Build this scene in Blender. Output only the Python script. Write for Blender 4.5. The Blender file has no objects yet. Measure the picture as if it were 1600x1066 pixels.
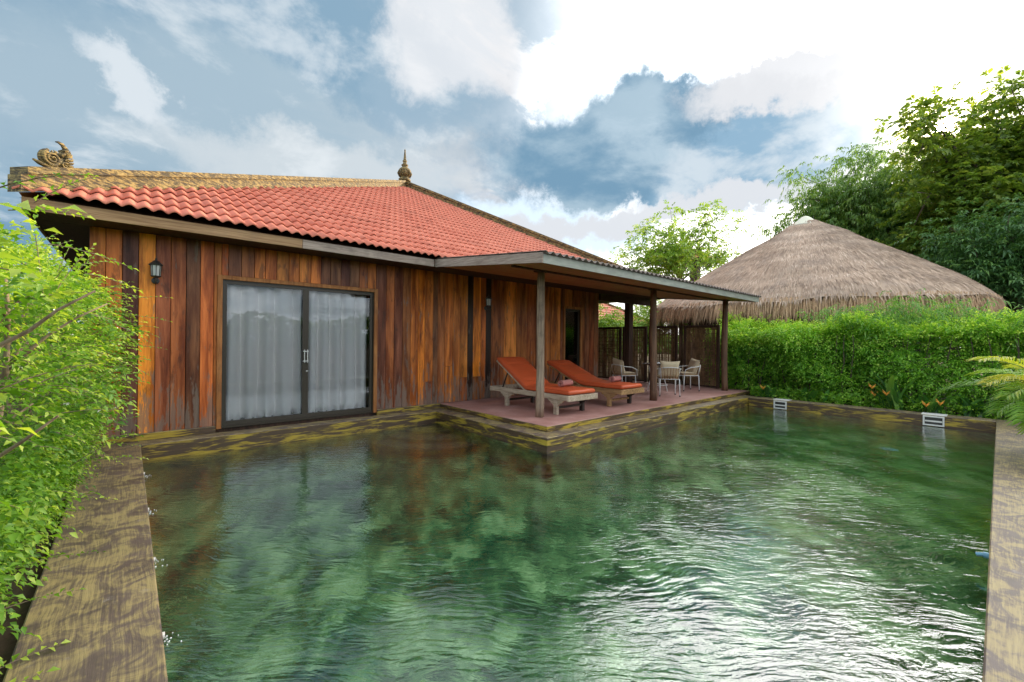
import bpy, bmesh, math, random
import numpy as np
from mathutils import Vector, Matrix, noise as mnoise
random.seed(7)
R = np.random.default_rng(11)
S = bpy.context.scene
col = S.collection
rad = math.radians

# ------------------------------------------------------------------ camera
HD = rad(48.43)
CF = np.array([math.cos(HD), math.sin(HD), 0.0])
CR = np.array([math.sin(HD), -math.cos(HD), 0.0])
ROLL = 0.011
cam_d = bpy.data.cameras.new('camera')
cam_d.sensor_width = 36.0
cam_d.lens = 676.6 / 1600 * 36.0
cam_d.clip_start = 0.05
cam_d.clip_end = 2000
cam = bpy.data.objects.new('camera', cam_d)
col.objects.link(cam)
rx = CR * math.cos(ROLL) + np.array([0, 0, 1]) * math.sin(ROLL)
uy = np.array([0, 0, 1]) * math.cos(ROLL) - CR * math.sin(ROLL)
M = Matrix(((rx[0], uy[0], -CF[0], 0), (rx[1], uy[1], -CF[1], 0), (rx[2], uy[2], -CF[2], 1.4), (0, 0, 0, 1)))
cam.matrix_world = M
S.camera = cam

def img_dir(u, v):
    d = CF + rx * (u - 800) / 676.6 + uy * (533 - v) / 676.6
    return d / np.linalg.norm(d)

# ------------------------------------------------------------------ node helper
class NT:
    def __init__(s, tree):
        s.t = tree; s.n = tree.nodes; s.l = tree.links
    def new(s, kind, ins=None, **props):
        nd = s.n.new(kind)
        for k, v in props.items(): setattr(nd, k, v)
        for k, v in (ins or {}).items(): s.put(nd.inputs[k], v)
        return nd
    def put(s, sock, v):
        if isinstance(v, bpy.types.NodeSocket): s.l.new(v, sock)
        elif isinstance(v, bpy.types.Node): s.l.new(v.outputs[0], sock)
        else:
            if sock.type == 'RGBA' and len(v) == 3: v = (*v, 1)
            sock.default_value = v
    def math(s, op, a, b=0.0, c=0.0, clamp=False):
        nd = s.new('ShaderNodeMath', {0: a, 1: b, 2: c}, operation=op); nd.use_clamp = clamp
        return nd.outputs[0]
    def mix(s, f, a, b, mode='MIX'):
        nd = s.new('ShaderNodeMix', data_type='RGBA', blend_type=mode)
        s.put(nd.inputs[0], f); s.put(nd.inputs[6], a); s.put(nd.inputs[7], b)
        return nd.outputs[2]
    def ramp(s, f, stops, interp='LINEAR'):
        nd = s.new('ShaderNodeValToRGB', {0: f}); cr = nd.color_ramp; cr.interpolation = interp
        while len(cr.elements) < len(stops): cr.elements.new(0.5)
        for e, (p, c) in zip(cr.elements, stops):
            e.position = p; e.color = (*c, 1) if len(c) == 3 else c
        return nd.outputs[0]
    def step(s, f, a, b):
        nd = s.new('ShaderNodeMapRange', {0: f, 1: a, 2: b, 3: 0.0, 4: 1.0}, interpolation_type='SMOOTHSTEP')
        return nd.outputs[0]
    def noise(s, vec, scale, detail=4, rough=.55, dist=0.0):
        nd = s.new('ShaderNodeTexNoise', {'Scale': scale, 'Detail': detail, 'Roughness': rough, 'Distortion': dist})
        if vec is not None: s.put(nd.inputs['Vector'], vec)
        return nd.outputs[0]
    def mapping(s, vec, scale=(1, 1, 1), rot=(0, 0, 0), loc=(0, 0, 0)):
        return s.new('ShaderNodeMapping', {'Vector': vec, 'Scale': scale, 'Rotation': rot, 'Location': loc}).outputs[0]
    def dot(s, a, b):
        return s.new('ShaderNodeVectorMath', {0: a, 1: b}, operation='DOT_PRODUCT').outputs['Value']
    def vadd(s, a, b):
        return s.new('ShaderNodeVectorMath', {0: a, 1: b}, operation='ADD').outputs[0]
    def vscale(s, a, f):
        nd = s.new('ShaderNodeVectorMath', {0: a}, operation='SCALE'); s.put(nd.inputs['Scale'], f); return nd.outputs[0]

# ------------------------------------------------------------------ world
SUN_DIR = img_dir(1480, 196)
sun_el = math.asin(SUN_DIR[2]); sun_rot = math.atan2(SUN_DIR[0], SUN_DIR[1])
W = bpy.data.worlds.new('World'); S.world = W; W.use_nodes = True
w = NT(W.node_tree); w.n.clear()
tc = w.new('ShaderNodeTexCoord').outputs['Generated']
sky = w.new('ShaderNodeTexSky', sky_type='NISHITA')
sky.sun_disc = False; sky.sun_elevation = sun_el; sky.sun_rotation = sun_rot
sky.air_density = 1.2; sky.dust_density = 1.0; sky.ozone_density = 2.0
warp = w.new('ShaderNodeTexNoise', {'Vector': tc, 'Scale': 4.2, 'Detail': 10, 'Roughness': .66})
wv = w.vscale(w.vadd(warp.outputs['Color'], (-.5, -.5, -.5)), .26)
dv = w.vadd(tc, wv)
sep = w.new('ShaderNodeSeparateXYZ', {0: tc})
zden = w.math('ADD', w.math('MAXIMUM', sep.outputs[2], 0.0), .22)
pl = w.new('ShaderNodeCombineXYZ', {0: w.math('DIVIDE', sep.outputs[0], zden), 1: w.math('DIVIDE', sep.outputs[1], zden), 2: 0.0}).outputs[0]
n1 = w.noise(pl, 1.1, 9, .58, .3)
n2 = w.noise(w.mapping(pl, loc=(4.2, 1.3, 0)), 3.1, 8, .6, .2)
def blob(u, v, ru, rv, lo=1.35, hi=.35, tilt=0.0, src=None):
    c = img_dir(u, v); a = np.cross(c, [0, 0, 1]); a /= np.linalg.norm(a); b = np.cross(a, c)
    a, b = a * math.cos(tilt) + b * math.sin(tilt), b * math.cos(tilt) - a * math.sin(tilt)
    s_ = src if src is not None else dv
    x = w.math('DIVIDE', w.dot(s_, tuple(a)), ru); y = w.math('DIVIDE', w.dot(s_, tuple(b)), rv)
    q = w.math('ADD', w.math('MULTIPLY', x, x), w.math('MULTIPLY', y, y))
    fr = w.math('GREATER_THAN', w.dot(tc, tuple(c)), 0.0)
    return w.math('MULTIPLY', w.step(q, lo, hi), fr)
# cloud deck over everything, thinner and bluer away from the sun
sunward = w.dot(tc, tuple(SUN_DIR))
toward = w.step(sunward, -.1, .95)
near = w.step(sunward, .72, .91)
dens = w.step(w.math('ADD', n1, w.math('MULTIPLY', toward, .20)), .38, .56)
shade = w.step(w.math('ADD', w.math('MULTIPLY', n2, .55), w.math('MULTIPLY', n1, .45)), .38, .60)
cl_dark = w.mix(toward, (2.3, 3.0, 3.6), (3.9, 4.05, 4.3))
cl_light = w.mix(toward, (4.9, 5.2, 5.4), (5.9, 5.85, 5.8))
cloud = w.mix(shade, cl_dark, cl_light)
n3 = w.noise(w.mapping(pl, loc=(1.7, 6.1, 0), scale=(1, 1.5, 1)), 2.3, 10, .64, .5)
grey = w.step(n3, .92, .70)
cloud = w.mix(w.math('MULTIPLY', near, grey), cloud, w.mix(w.step(sep.outputs[2], .28, .50), w.mix(shade, (14.0, 13.6, 13.2), (22.0, 21.0, 20.0)), w.mix(shade, (32.0, 31.5, 31.0), (48.0, 47.0, 45.5))))
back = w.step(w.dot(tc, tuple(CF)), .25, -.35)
cloud = w.vscale(cloud, w.math('ADD', 1.0, w.math('MULTIPLY', back, 2.0)))  # unseen clouds behind the camera brightened, added fill for the house front
blue = w.mix(.6, w.mix(1.0, sky, (1.2, 1.3, 1.45), 'MULTIPLY'), (1.1, 2.1, 3.3))
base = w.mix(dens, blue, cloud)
# the deep blue-grey cloud banks and the open blue the photograph shows
def over(b_, mask, c, f):
    return w.mix(w.math('MULTIPLY', mask, f), b_, c)
wisps = w.step(n2, .64, .50)
hol = w.math('ADD', .50, w.math('MULTIPLY', wisps, .5))
base = over(base, w.math('MULTIPLY', blob(650, 160, .55, .34, 1.6, .3), w.step(n3, .56, .46)), (2.4, 3.3, 4.1), .75)
base = over(base, w.math('MULTIPLY', blob(330, 200, .6, .3, 1.6, .3), w.step(n2, .44, .60)), (7.0, 7.4, 7.6), .0)
base = over(base, blob(30, 150, .50, .34, 1.5, .1), (.95, 1.95, 2.9), .92)
base = over(base, blob(330, 190, .46, .17, 1.6, .1, .12), (2.7, 3.45, 4.0), .80)
base = over(base, blob(200, 130, .10, .035, 1.4, .2, -.5), (5.6, 5.8, 6.0), .6)
base = over(base, blob(520, 260, .30, .05, 1.5, .2), (4.4, 4.7, 4.9), .7)
base = over(base, blob(540, 70, .27, .10, 1.35, .3, -.22), (1.5, 2.45, 3.3), .92)
base = over(base, blob(650, 165, .12, .075, 1.35, .3, -.4), (2.1, 2.95, 3.7), .85)
base = over(base, w.math('MULTIPLY', blob(380, 180, .7, .40, 1.6, .3), w.step(n2, .50, .66)), (5.2, 5.5, 5.7), .55)
base = over(base, blob(700, 50, .12, .12, 1.3, .5), (5.7, 5.7, 5.8), .7)
base = over(base, w.math('MULTIPLY', blob(990, 228, .335, .115, 1.25, .60, .0), w.math('ADD', .98, w.math('MULTIPLY', wisps, .02))), w.mix(w.step(n2, .40, .66), (1.15, 2.1, 3.0), (2.4, 3.3, 4.0)), 1.0)
base = over(base, w.math('MULTIPLY', blob(1270, 222, .27, .10, 1.3, .65, .16), w.math('ADD', .988, w.math('MULTIPLY', wisps, .012))), w.mix(w.step(n2, .42, .60), (1.8, 2.9, 3.9), (3.9, 4.5, 5.0)), 1.0)
base = over(base, blob(860, 355, .28, .06, 1.4, .4), (5.0, 6.0, 6.9), .97)
base = over(base, blob(1250, 120, .18, .04, 1.5, .4), (4.9, 5.0, 5.2), .985)
base = over(base, blob(1020, 330, .45, .03, 1.6, .4, .08), (4.6, 4.8, 5.1), .975)
# brightness about the sun and the disc itself behind thin cloud
g1 = w.math('POWER', w.math('MAXIMUM', sunward, 0.0), 160.0)
g2 = w.math('POWER', w.math('MAXIMUM', sunward, 0.0), 900.0)
disc = w.step(sunward, math.cos(rad(.9)), math.cos(rad(.45)))
glow = w.mix(1.0, w.vscale((1.0, .93, .82), w.math('MULTIPLY', g1, 8.0)), w.vscale((1.0, .80, .50), w.math('MULTIPLY', g2, 60.0)), 'ADD')
glow = w.mix(1.0, glow, w.vscale((1.0, .8, .45), w.math('MULTIPLY', disc, 300.0)), 'ADD')
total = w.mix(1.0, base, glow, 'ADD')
hor = w.step(sep.outputs[2], -.02, .0)
total = w.mix(hor, (1.2, 1.3, .9), total)
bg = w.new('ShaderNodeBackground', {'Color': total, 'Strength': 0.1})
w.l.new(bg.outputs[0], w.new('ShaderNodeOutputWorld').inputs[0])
W.cycles.sampling_method = 'MANUAL'; W.cycles.sample_map_resolution = 2048

sd = bpy.data.lights.new('sun', 'SUN'); sd.energy = 4.0; sd.angle = rad(.6); sd.color = (1.0, .78, .50)
sun = bpy.data.objects.new('sun', sd); col.objects.link(sun)
sun.rotation_euler = Vector(SUN_DIR.tolist()).to_track_quat('Z', 'Y').to_euler()
sun.location = (30, 0, 30)

S.view_settings.view_transform = 'Standard'; S.view_settings.look = 'None'
S.view_settings.gamma = 1.0; S.view_settings.use_curve_mapping = False
S.view_settings.exposure = 0.75
S.render.engine = 'CYCLES'
S.cycles.use_denoising = True
S.cycles.max_bounces = 9; S.cycles.diffuse_bounces = 4; S.cycles.glossy_bounces = 4
S.cycles.transmission_bounces = 6; S.cycles.transparent_max_bounces = 12
S.cycles.sample_clamp_indirect = 6.0
S.cycles.caustics_reflective = False

# ------------------------------------------------------------------ mesh helpers
def tagp(o, label=None, cat=None, group=None, kind=None):
    if label: o['label'] = label
    if cat: o['category'] = cat
    if group: o['group'] = group
    if kind: o['kind'] = kind
    return o
def empty(name, loc, label, cat, group=None, rz=0.0):
    o = bpy.data.objects.new(name, None); col.objects.link(o); o.empty_display_size = .2
    o.location = loc; o.rotation_euler = (0, 0, rz)
    return tagp(o, label, cat, group)
def top_loc(o):
    while o.parent: o = o.parent
    return np.array(o.location)
def mesh_np(name, V, F, mat, parent=None, smooth=False, attr=None, local=False, offset=None):
    """V (n,3); F list of faces or (m,k) array."""
    V = np.asarray(V, dtype=np.float64)
    if parent is not None and not local: V = V - top_loc(parent)
    me = bpy.data.meshes.new(name)
    if isinstance(F, np.ndarray):
        m, k = F.shape
        me.vertices.add(len(V)); me.vertices.foreach_set('co', V.astype(np.float32).ravel())
        me.loops.add(m * k); me.loops.foreach_set('vertex_index', F.astype(np.int32).ravel())
        me.polygons.add(m)
        me.polygons.foreach_set('loop_start', np.arange(0, m * k, k, dtype=np.int32))
        me.update(calc_edges=True)
    else:
        me.from_pydata(V.tolist(), [], [tuple(f) for f in F]); me.update()
    if attr is not None:
        a = me.attributes.new('var', 'FLOAT', 'POINT'); a.data.foreach_set('value', np.asarray(attr, dtype=np.float32))
    if smooth: me.polygons.foreach_set('use_smooth', np.ones(len(me.polygons), dtype=bool))
    if mat: me.materials.append(mat)
    o = bpy.data.objects.new(name, me); col.objects.link(o)
    if parent is not None: o.parent = parent
    return o
class G:
    """gathers pieces into one mesh"""
    def __init__(s): s.V = []; s.F = []
    def add(s, V, F):
        b = sum(len(x) for x in s.V) if False else s._n()
        s.V.append(np.asarray(V, float)); s.F += [tuple(i + b for i in f) for f in F]; s.cnt = b + len(V)
        return s
    cnt = 0
    def _n(s): return s.cnt
    def box(s, lo, hi, M_=None, bev=0.0):
        x0, y0, z0 = lo; x1, y1, z1 = hi
        if bev > 0:
            bm = bmesh.new(); bmesh.ops.create_cube(bm, size=1)
            for v in bm.verts: v.co = ((v.co.x + .5) * (x1 - x0) + x0, (v.co.y + .5) * (y1 - y0) + y0, (v.co.z + .5) * (z1 - z0) + z0)
            bmesh.ops.bevel(bm, geom=bm.edges[:], offset=bev, segments=1, affect='EDGES')
            V = np.array([v.co[:] for v in bm.verts]); bm.verts.index_update()
            F = [[v.index for v in f.verts] for f in bm.faces]; bm.free()
        else:
            V = np.array([(x, y, z) for z in (z0, z1) for y in (y0, y1) for x in (x0, x1)], float)
            F = [(0, 2, 3, 1), (4, 5, 7, 6), (0, 1, 5, 4), (2, 6, 7, 3), (0, 4, 6, 2), (1, 3, 7, 5)]
        if M_ is not None: V = xf(V, M_)
        return s.add(V, F)
    def tube(s, pts, r, n=8, cap=True, flat=1.0):
        pts = np.asarray(pts, float); k = len(pts)
        r = np.broadcast_to(np.asarray(r, float), (k,))
        T = np.gradient(pts, axis=0); T /= np.linalg.norm(T, axis=1)[:, None] + 1e-9
        up = np.array([0, 0, 1.]) if abs(T[0][2]) < .9 else np.array([1., 0, 0])
        V = []; 
        nrm = np.cross(T[0], up); nrm /= np.linalg.norm(nrm)
        for i in range(k):
            nrm = nrm - T[i] * (nrm @ T[i]); nrm /= np.linalg.norm(nrm) + 1e-9
            b = np.cross(T[i], nrm)
            for j in range(n):
                a = 2 * math.pi * j / n
                V.append(pts[i] + (nrm * math.cos(a) + b * math.sin(a) * flat) * r[i])
        F = [(i * n + j, i * n + (j + 1) % n, (i + 1) * n + (j + 1) % n, (i + 1) * n + j) for i in range(k - 1) for j in range(n)]
        if cap: F += [tuple(range(n - 1, -1, -1)), tuple((k - 1) * n + j for j in range(n))]
        return s.add(V, F)
    def lathe(s, prof, n=20, c=(0, 0, 0)):
        V = [(c[0] + r * math.cos(2 * math.pi * j / n), c[1] + r * math.sin(2 * math.pi * j / n), c[2] + z) for r, z in prof for j in range(n)]
        F = [(i * n + j, i * n + (j + 1) % n, (i + 1) * n + (j + 1) % n, (i + 1) * n + j) for i in range(len(prof) - 1) for j in range(n)]
        F += [tuple(range(n - 1, -1, -1)), tuple((len(prof) - 1) * n + j for j in range(n))]
        return s.add(V, F)
    def prism(s, poly, ax, a0, a1):
        """poly of 2d points extruded along axis ax from a0 to a1"""
        n = len(poly); V = []
        for a in (a0, a1):
            for p in poly:
                q = list(p); q.insert(ax, a); V.append(q)
        F = [tuple(range(n - 1, -1, -1)), tuple(range(n, 2 * n))] + [(i, (i + 1) % n, n + (i + 1) % n, n + i) for i in range(n)]
        return s.add(V, F)
    def out(s, name, mat, parent=None, smooth=False, local=False):
        return mesh_np(name, np.concatenate(s.V), s.F, mat, parent, smooth, local=local)
def xf(V, M_):
    V = np.asarray(V, float); A = np.array(M_)
    return V @ A[:3, :3].T + A[:3, 3]
def box(name, lo, hi, mat, parent=None, bev=0.0, local=False):
    return G().box(lo, hi, bev=bev).out(name, mat, parent, local=local)
def copy_tree(o, parent=None):
    c = o.copy(); col.objects.link(c)
    if parent is not None: c.parent = parent
    for ch in list(o.children): copy_tree(ch, c)
    return c
def shade_auto(o):
    o.data.polygons.foreach_set('use_smooth', np.ones(len(o.data.polygons), dtype=bool))

# ------------------------------------------------------------------ materials
def new_mat(name):
    m = bpy.data.materials.new(name); m.use_nodes = True
    t = NT(m.node_tree); t.n.clear()
    out = t.new('ShaderNodeOutputMaterial')
    return m, t, out
def pbr(t, out, colr, rough=.6, bump=None, bstr=.3, bdist=.01, spec=.5, metal=0.0, **kw):
    p = t.new('ShaderNodeBsdfPrincipled', {'Base Color': colr, 'Roughness': rough, 'Specular IOR Level': spec, 'Metallic': metal})
    for k, v in kw.items(): t.put(p.inputs[k], v)
    if bump is not None:
        b = t.new('ShaderNodeBump', {'Height': bump, 'Strength': bstr, 'Distance': bdist}); t.l.new(b.outputs[0], p.inputs['Normal'])
    t.l.new(p.outputs[0], out.inputs[0]); return p
def simple(name, c, rough=.6, var=.15, scale=6, bstr=.2, metal=0.0, spec=.5):
    m, t, out = new_mat(name)
    o = t.new('ShaderNodeTexCoord').outputs['Object']
    n = t.noise(o, scale, 6)
    cc = t.mix(n, tuple(x * (1 - var) for x in c), tuple(min(1, x * (1 + var)) for x in c))
    pbr(t, out, cc, rough, t.noise(o, scale * 8, 3), bstr, .004, spec, metal)
    return m

def m_plank():
    m, t, out = new_mat('varnished_plank')
    oi = t.new('ShaderNodeObjectInfo'); g = t.new('ShaderNodeNewGeometry').outputs['Position']
    rnd = t.vscale((13.0, 7.0, 31.0), oi.outputs['Random'])
    v = t.vadd(g, rnd)
    grain = t.noise(t.mapping(v, (55, 55, 2.2)), 1.0, 6, .6, .6)
    broad = t.noise(t.mapping(v, (7, 7, .8)), 1.0, 5, .6, .5)
    blot = t.noise(t.mapping(v, (9, 9, 2.4), loc=(3, 3, 1)), 1.0, 7, .65, .3)
    c = oi.outputs['Color']
    cd = t.mix(1.0, c, (.48, .34, .27), 'MULTIPLY')
    cl = t.mix(1.0, c, (1.45, 1.4, 1.2), 'MULTIPLY')
    b = t.mix(t.step(broad, .32, .68), cd, cl)
    b = t.mix(t.step(grain, .35, .75), t.mix(1.0, b, (.78, .68, .60), 'MULTIPLY'), b)
    # dark stains and rubbed varnish
    b = t.mix(t.math('MULTIPLY', t.step(blot, .54, .66), .55), b, (.028, .016, .012))
    z = t.new('ShaderNodeSeparateXYZ', {0: g}).outputs[2]
    low = t.step(z, 1.25, .05)
    wear = t.step(t.math('ADD', t.noise(t.mapping(v, (12, 12, 2.0), loc=(9, 1, 4)), 1.0, 7, .68), t.math('MULTIPLY', low, .17)), .60, .68)
    b = t.mix(t.math('MULTIPLY', wear, .72), b, t.mix(grain, (.10, .075, .06), (.30, .235, .19)))
    ro = t.math('ADD', .38, t.math('MULTIPLY', wear, .35))
    pbr(t, out, b, ro, t.math('ADD', grain, t.math('MULTIPLY', blot, .5)), .35, .004, .22)
    return m
def m_wood(name, c0, c1, axis_scale=(40, 40, 2), rough=.65, stain=(.04, .03, .025), st=.4, spec=.3):
    m, t, out = new_mat(name)
    oi = t.new('ShaderNodeObjectInfo'); o = t.new('ShaderNodeTexCoord').outputs['Object']
    v = t.vadd(o, t.vscale((5.0, 9.0, 3.0), oi.outputs['Random']))
    g = t.noise(t.mapping(v, axis_scale), 1.0, 6, .6, .4)
    b = t.mix(t.step(g, .3, .7), c0, c1)
    bl = t.noise(v, 3.0, 7, .65)
    b = t.mix(t.math('MULTIPLY', t.step(bl, .5, .72), st), b, stain)
    pbr(t, out, b, rough, g, .4, .004, spec)
    return m
def m_coping():
    """concrete painted as old timber: brown with ochre brush strokes"""
    m, t, out = new_mat('brushed_ochre_coping')
    g = t.new('ShaderNodeNewGeometry').outputs['Position']
    nz = t.math('ABSOLUTE', t.new('ShaderNodeSeparateXYZ', {0: t.new('ShaderNodeNewGeometry').outputs['Normal']}).outputs[2])
    topf = t.step(nz, .3, .7)
    big = t.noise(g, 2.6, 4, .55, 1.2)
    wvn = t.vadd(g, t.vscale(t.new('ShaderNodeTexNoise', {'Vector': g, 'Scale': 2.2, 'Detail': 2}).outputs['Color'], .05))
    bris = t.noise(t.mapping(wvn, (85, 3.2, 40)), 1.0, 5, .7, .2)
    bris2 = t.noise(t.mapping(wvn, (3.2, 85, 40), loc=(2, 3, 0)), 1.0, 5, .7, .2)
    pick = t.step(t.new('ShaderNodeSeparateXYZ', {0: g}).outputs[0], .14, .40)
    br = t.mix(pick, bris, bris2)
    pat = t.noise(t.mapping(g, (5.0, 5.0, 5), loc=(1.7, 5, 0)), 1.0, 7, .66, 1.2)
    mask = t.step(t.math('ADD', t.math('MULTIPLY', br, .42), t.math('MULTIPLY', pat, .93)), .58, .80)
    base = t.mix(big, (.05, .034, .028), (.18, .13, .108))
    ochre = t.mix(br, (.26, .19, .07), (.56, .44, .18))
    ctop = t.mix(t.math('MULTIPLY', mask, .68), base, ochre)
    ctop = t.mix(t.math('MULTIPLY', t.step(t.noise(g, 5, 8, .7), .60, .74), .45), ctop, (.36, .33, .31))
    # upright faces: darker boards with strong yellow dashes
    sc = t.noise(t.mapping(g, (2.2, 2.2, 14)), 1.0, 5, .6, .6)
    fine = t.noise(t.mapping(g, (4, 4, 70)), 1.0, 4, .6, .3)
    sidemask = t.step(t.math('ADD', t.math('MULTIPLY', sc, .8), t.math('MULTIPLY', fine, .3)), .52, .66)
    cside = t.mix(t.math('MULTIPLY', sidemask, .9), t.mix(fine, (.03, .018, .012), (.12, .07, .035)), t.mix(fine, (.34, .23, .02), (.56, .40, .05)))
    cc = t.mix(topf, cside, ctop)
    pbr(t, out, cc, t.math('ADD', .36, t.math('MULTIPLY', pat, .3)), t.math('ADD', br, t.math('MULTIPLY', big, .4)), .45, .006, .45)
    return m
def m_ridge():
    m, t, out = new_mat('gilded_mossy_plaster')
    g = t.new('ShaderNodeNewGeometry').outputs['Position']
    a = t.noise(t.mapping(g, (9, 9, 48)), 1.0, 6, .65, .3)
    b = t.noise(g, 9, 7, .7)
    c = t.mix(t.step(a, .42, .60), (.05, .037, .022), (.31, .22, .075))
    c = t.mix(t.step(b, .50, .64), c, (.07, .055, .028))
    c = t.mix(t.math('MULTIPLY', t.step(t.noise(g, 22, 4), .6, .7), .5), c, (.52, .42, .20))
    pbr(t, out, c, .7, t.math('ADD', a, b), .6, .02, .3)
    return m
def m_tile():
    m, t, out = new_mat('salmon_roof_tile')
    oi = t.new('ShaderNodeObjectInfo'); g = t.new('ShaderNodeNewGeometry').outputs['Position']
    n = t.noise(g, 2.2, 6, .65); f = t.noise(g, 60, 4)
    cell = t.new('ShaderNodeTexWhiteNoise', {'Vector': t.new('ShaderNodeVectorMath', {0: g, 1: (.29, .3, 9)}, operation='SNAP').outputs[0]}).outputs[0]
    c = t.mix(oi.outputs['Random'], (.52, .14, .085), (.64, .21, .135))
    c = t.mix(t.math('MULTIPLY', cell, .35), c, (.68, .24, .15))
    c = t.mix(t.math('MULTIPLY', t.step(n, .50, .72), .5), c, (.30, .09, .06))
    c = t.mix(t.math('MULTIPLY', t.step(f, .66, .76), .35), c, (.12, .07, .05))
    li = t.noise(g, 13, 5, .7, .4)
    c = t.mix(t.math('MULTIPLY', t.step(li, .62, .70), t.math('MULTIPLY', t.step(n, .44, .58), .6)), c, (.24, .20, .14))
    pbr(t, out, c, .6, t.math('ADD', f, t.math('MULTIPLY', n, .6)), .3, .003, .3)
    return m
def m_leaf(name, dark, mid, young, trans=.45, rough=.42, amt=1.0):
    m, t, out = new_mat(name)
    a = t.new('ShaderNodeAttribute', attribute_name='var').outputs['Fac']
    c = t.ramp(a, [(0.0, dark), (.55, mid), (1.0, young)])
    g = t.new('ShaderNodeNewGeometry').outputs['Position']
    c = t.mix(t.math('MULTIPLY', t.step(t.noise(g, 1.5, 3), .35, .7), .3), c, t.mix(1.0, c, (1.25, 1.15, .8), 'MULTIPLY'))
    p = t.new('ShaderNodeBsdfPrincipled', {'Base Color': c, 'Roughness': rough, 'Specular IOR Level': .45})
    tr = t.new('ShaderNodeBsdfTranslucent', {'Color': t.mix(1.0, c, (1.5, 1.45, .7), 'MULTIPLY')})
    mx = t.new('ShaderNodeMixShader', {0: trans}); t.l.new(p.outputs[0], mx.inputs[1]); t.l.new(tr.outputs[0], mx.inputs[2])
    t.l.new(mx.outputs[0], out.inputs[0]); return m
def m_glass():
    m, t, out = new_mat('window_glass')
    fr = t.new('ShaderNodeFresnel', {'IOR': 1.5})
    tr = t.new('ShaderNodeBsdfTransparent', {'Color': (.93, .94, .95)}); gl = t.new('ShaderNodeBsdfGlossy', {'Roughness': .01})
    mx = t.new('ShaderNodeMixShader', {0: fr.outputs[0]}); t.l.new(tr.outputs[0], mx.inputs[1]); t.l.new(gl.outputs[0], mx.inputs[2])
    t.l.new(mx.outputs[0], out.inputs[0]); return m
def m_water():
    m, t, out = new_mat('pool_water')
    g = t.new('ShaderNodeNewGeometry').outputs['Position']
    sp = t.new('ShaderNodeSeparateXYZ', {0: g})
    wg = t.vadd(g, t.vscale(t.new('ShaderNodeTexNoise', {'Vector': g, 'Scale': .9, 'Detail': 2}).outputs['Color'], .55))
    r = t.mapping(wg, (1, 1, 1), (0, 0, rad(41)))
    a = t.noise(t.mapping(r, (4.2, 13.0, 1)), 1.0, 2, .5, .3)
    b = t.noise(t.mapping(r, (11, 27, 1), loc=(3, 1, 0)), 1.0, 3, .5, .4)
    c = t.noise(t.mapping(g, (1.3, 1.3, 1)), 1.0, 2, .5)
    d = t.noise(g, 30, 2, .5, .2)
    # livelier patches where the inlets stir the surface
    stir = t.step(t.noise(g, .55, 2), .30, .75)
    h = t.math('ADD', t.math('MULTIPLY', a, .007), t.math('MULTIPLY', t.math('MULTIPLY', b, .0048), t.math('ADD', .45, stir)))
    h = t.math('ADD', h, t.math('MULTIPLY', c, .020))
    h = t.math('ADD', h, t.math('MULTIPLY', t.math('MULTIPLY', d, .0018), stir))
    bp = t.new('ShaderNodeBump', {'Height': h, 'Strength': 1.0, 'Distance': 1.0})
    fr = t.new('ShaderNodeFresnel', {'IOR': 1.36}); t.l.new(bp.outputs[0], fr.inputs['Normal'])
    fac = t.math('MINIMUM', t.math('ADD', t.math('MULTIPLY', fr.outputs[0], 1.55), .07), .8)
    rf = t.new('ShaderNodeBsdfRefraction', {'Color': (.76, .93, .86), 'Roughness': .0, 'IOR': 1.33}); t.l.new(bp.outputs[0], rf.inputs['Normal'])
    gl = t.new('ShaderNodeBsdfGlossy', {'Color': (1, 1, 1), 'Roughness': .012}); t.l.new(bp.outputs[0], gl.inputs['Normal'])
    mx = t.new('ShaderNodeMixShader', {0: fac}); t.l.new(rf.outputs[0], mx.inputs[1]); t.l.new(gl.outputs[0], mx.inputs[2])
    t.l.new(mx.outputs[0], out.inputs[0]); return m
def m_poolfloor():
    m, t, out = new_mat('green_pool_stone')
    g = t.new('ShaderNodeNewGeometry').outputs['Position']
    n = t.noise(t.mapping(g, (2.5, 1.9, 1)), 1.0, 5, .62, .8)
    f = t.noise(g, 9, 6, .65, .5)
    k = t.math('ADD', t.math('MULTIPLY', n, .72), t.math('MULTIPLY', f, .30))
    c = t.ramp(k, [(.40, (.034, .085, .048)), (.48, (.085, .19, .09)), (.545, (.23, .39, .17)), (.63, (.58, .72, .38))])
    # browner towards the shallow steps corner
    s = t.new('ShaderNodeSeparateXYZ', {0: g})
    br = t.math('MULTIPLY', t.step(s.outputs[1], 5.0, 7.4), t.step(s.outputs[2], -1.6, -.9))
    c = t.mix(t.math('MULTIPLY', br, .55), c, t.mix(f, (.04, .025, .01), (.20, .13, .035)))
    pbr(t, out, c, .8, f, .3, .02, .1); return m
def m_thatch(tint=(1, 1, 1), nm='grey_brown_thatch'):
    m, t, out = new_mat(nm)
    o = t.new('ShaderNodeTexCoord').outputs['Object']
    a = t.new('ShaderNodeAttribute', attribute_name='var').outputs['Fac']
    n = t.noise(o, 1.6, 7, .65); f = t.noise(o, 26, 5, .7)
    c = t.ramp(a, [(0, (.19, .14, .105)), (.35, (.38, .29, .215)), (.7, (.58, .46, .36)), (1, (.74, .63, .52))])
    c = t.mix(t.math('MULTIPLY', t.step(n, .45, .7), .5), c, (.30, .25, .22))
    c = t.mix(t.math('MULTIPLY', f, .3), c, (.62, .57, .53))
    c = t.mix(1.0, c, tint, 'MULTIPLY')
    pbr(t, out, c, .85, f, .7, .03, .1); return m
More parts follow.
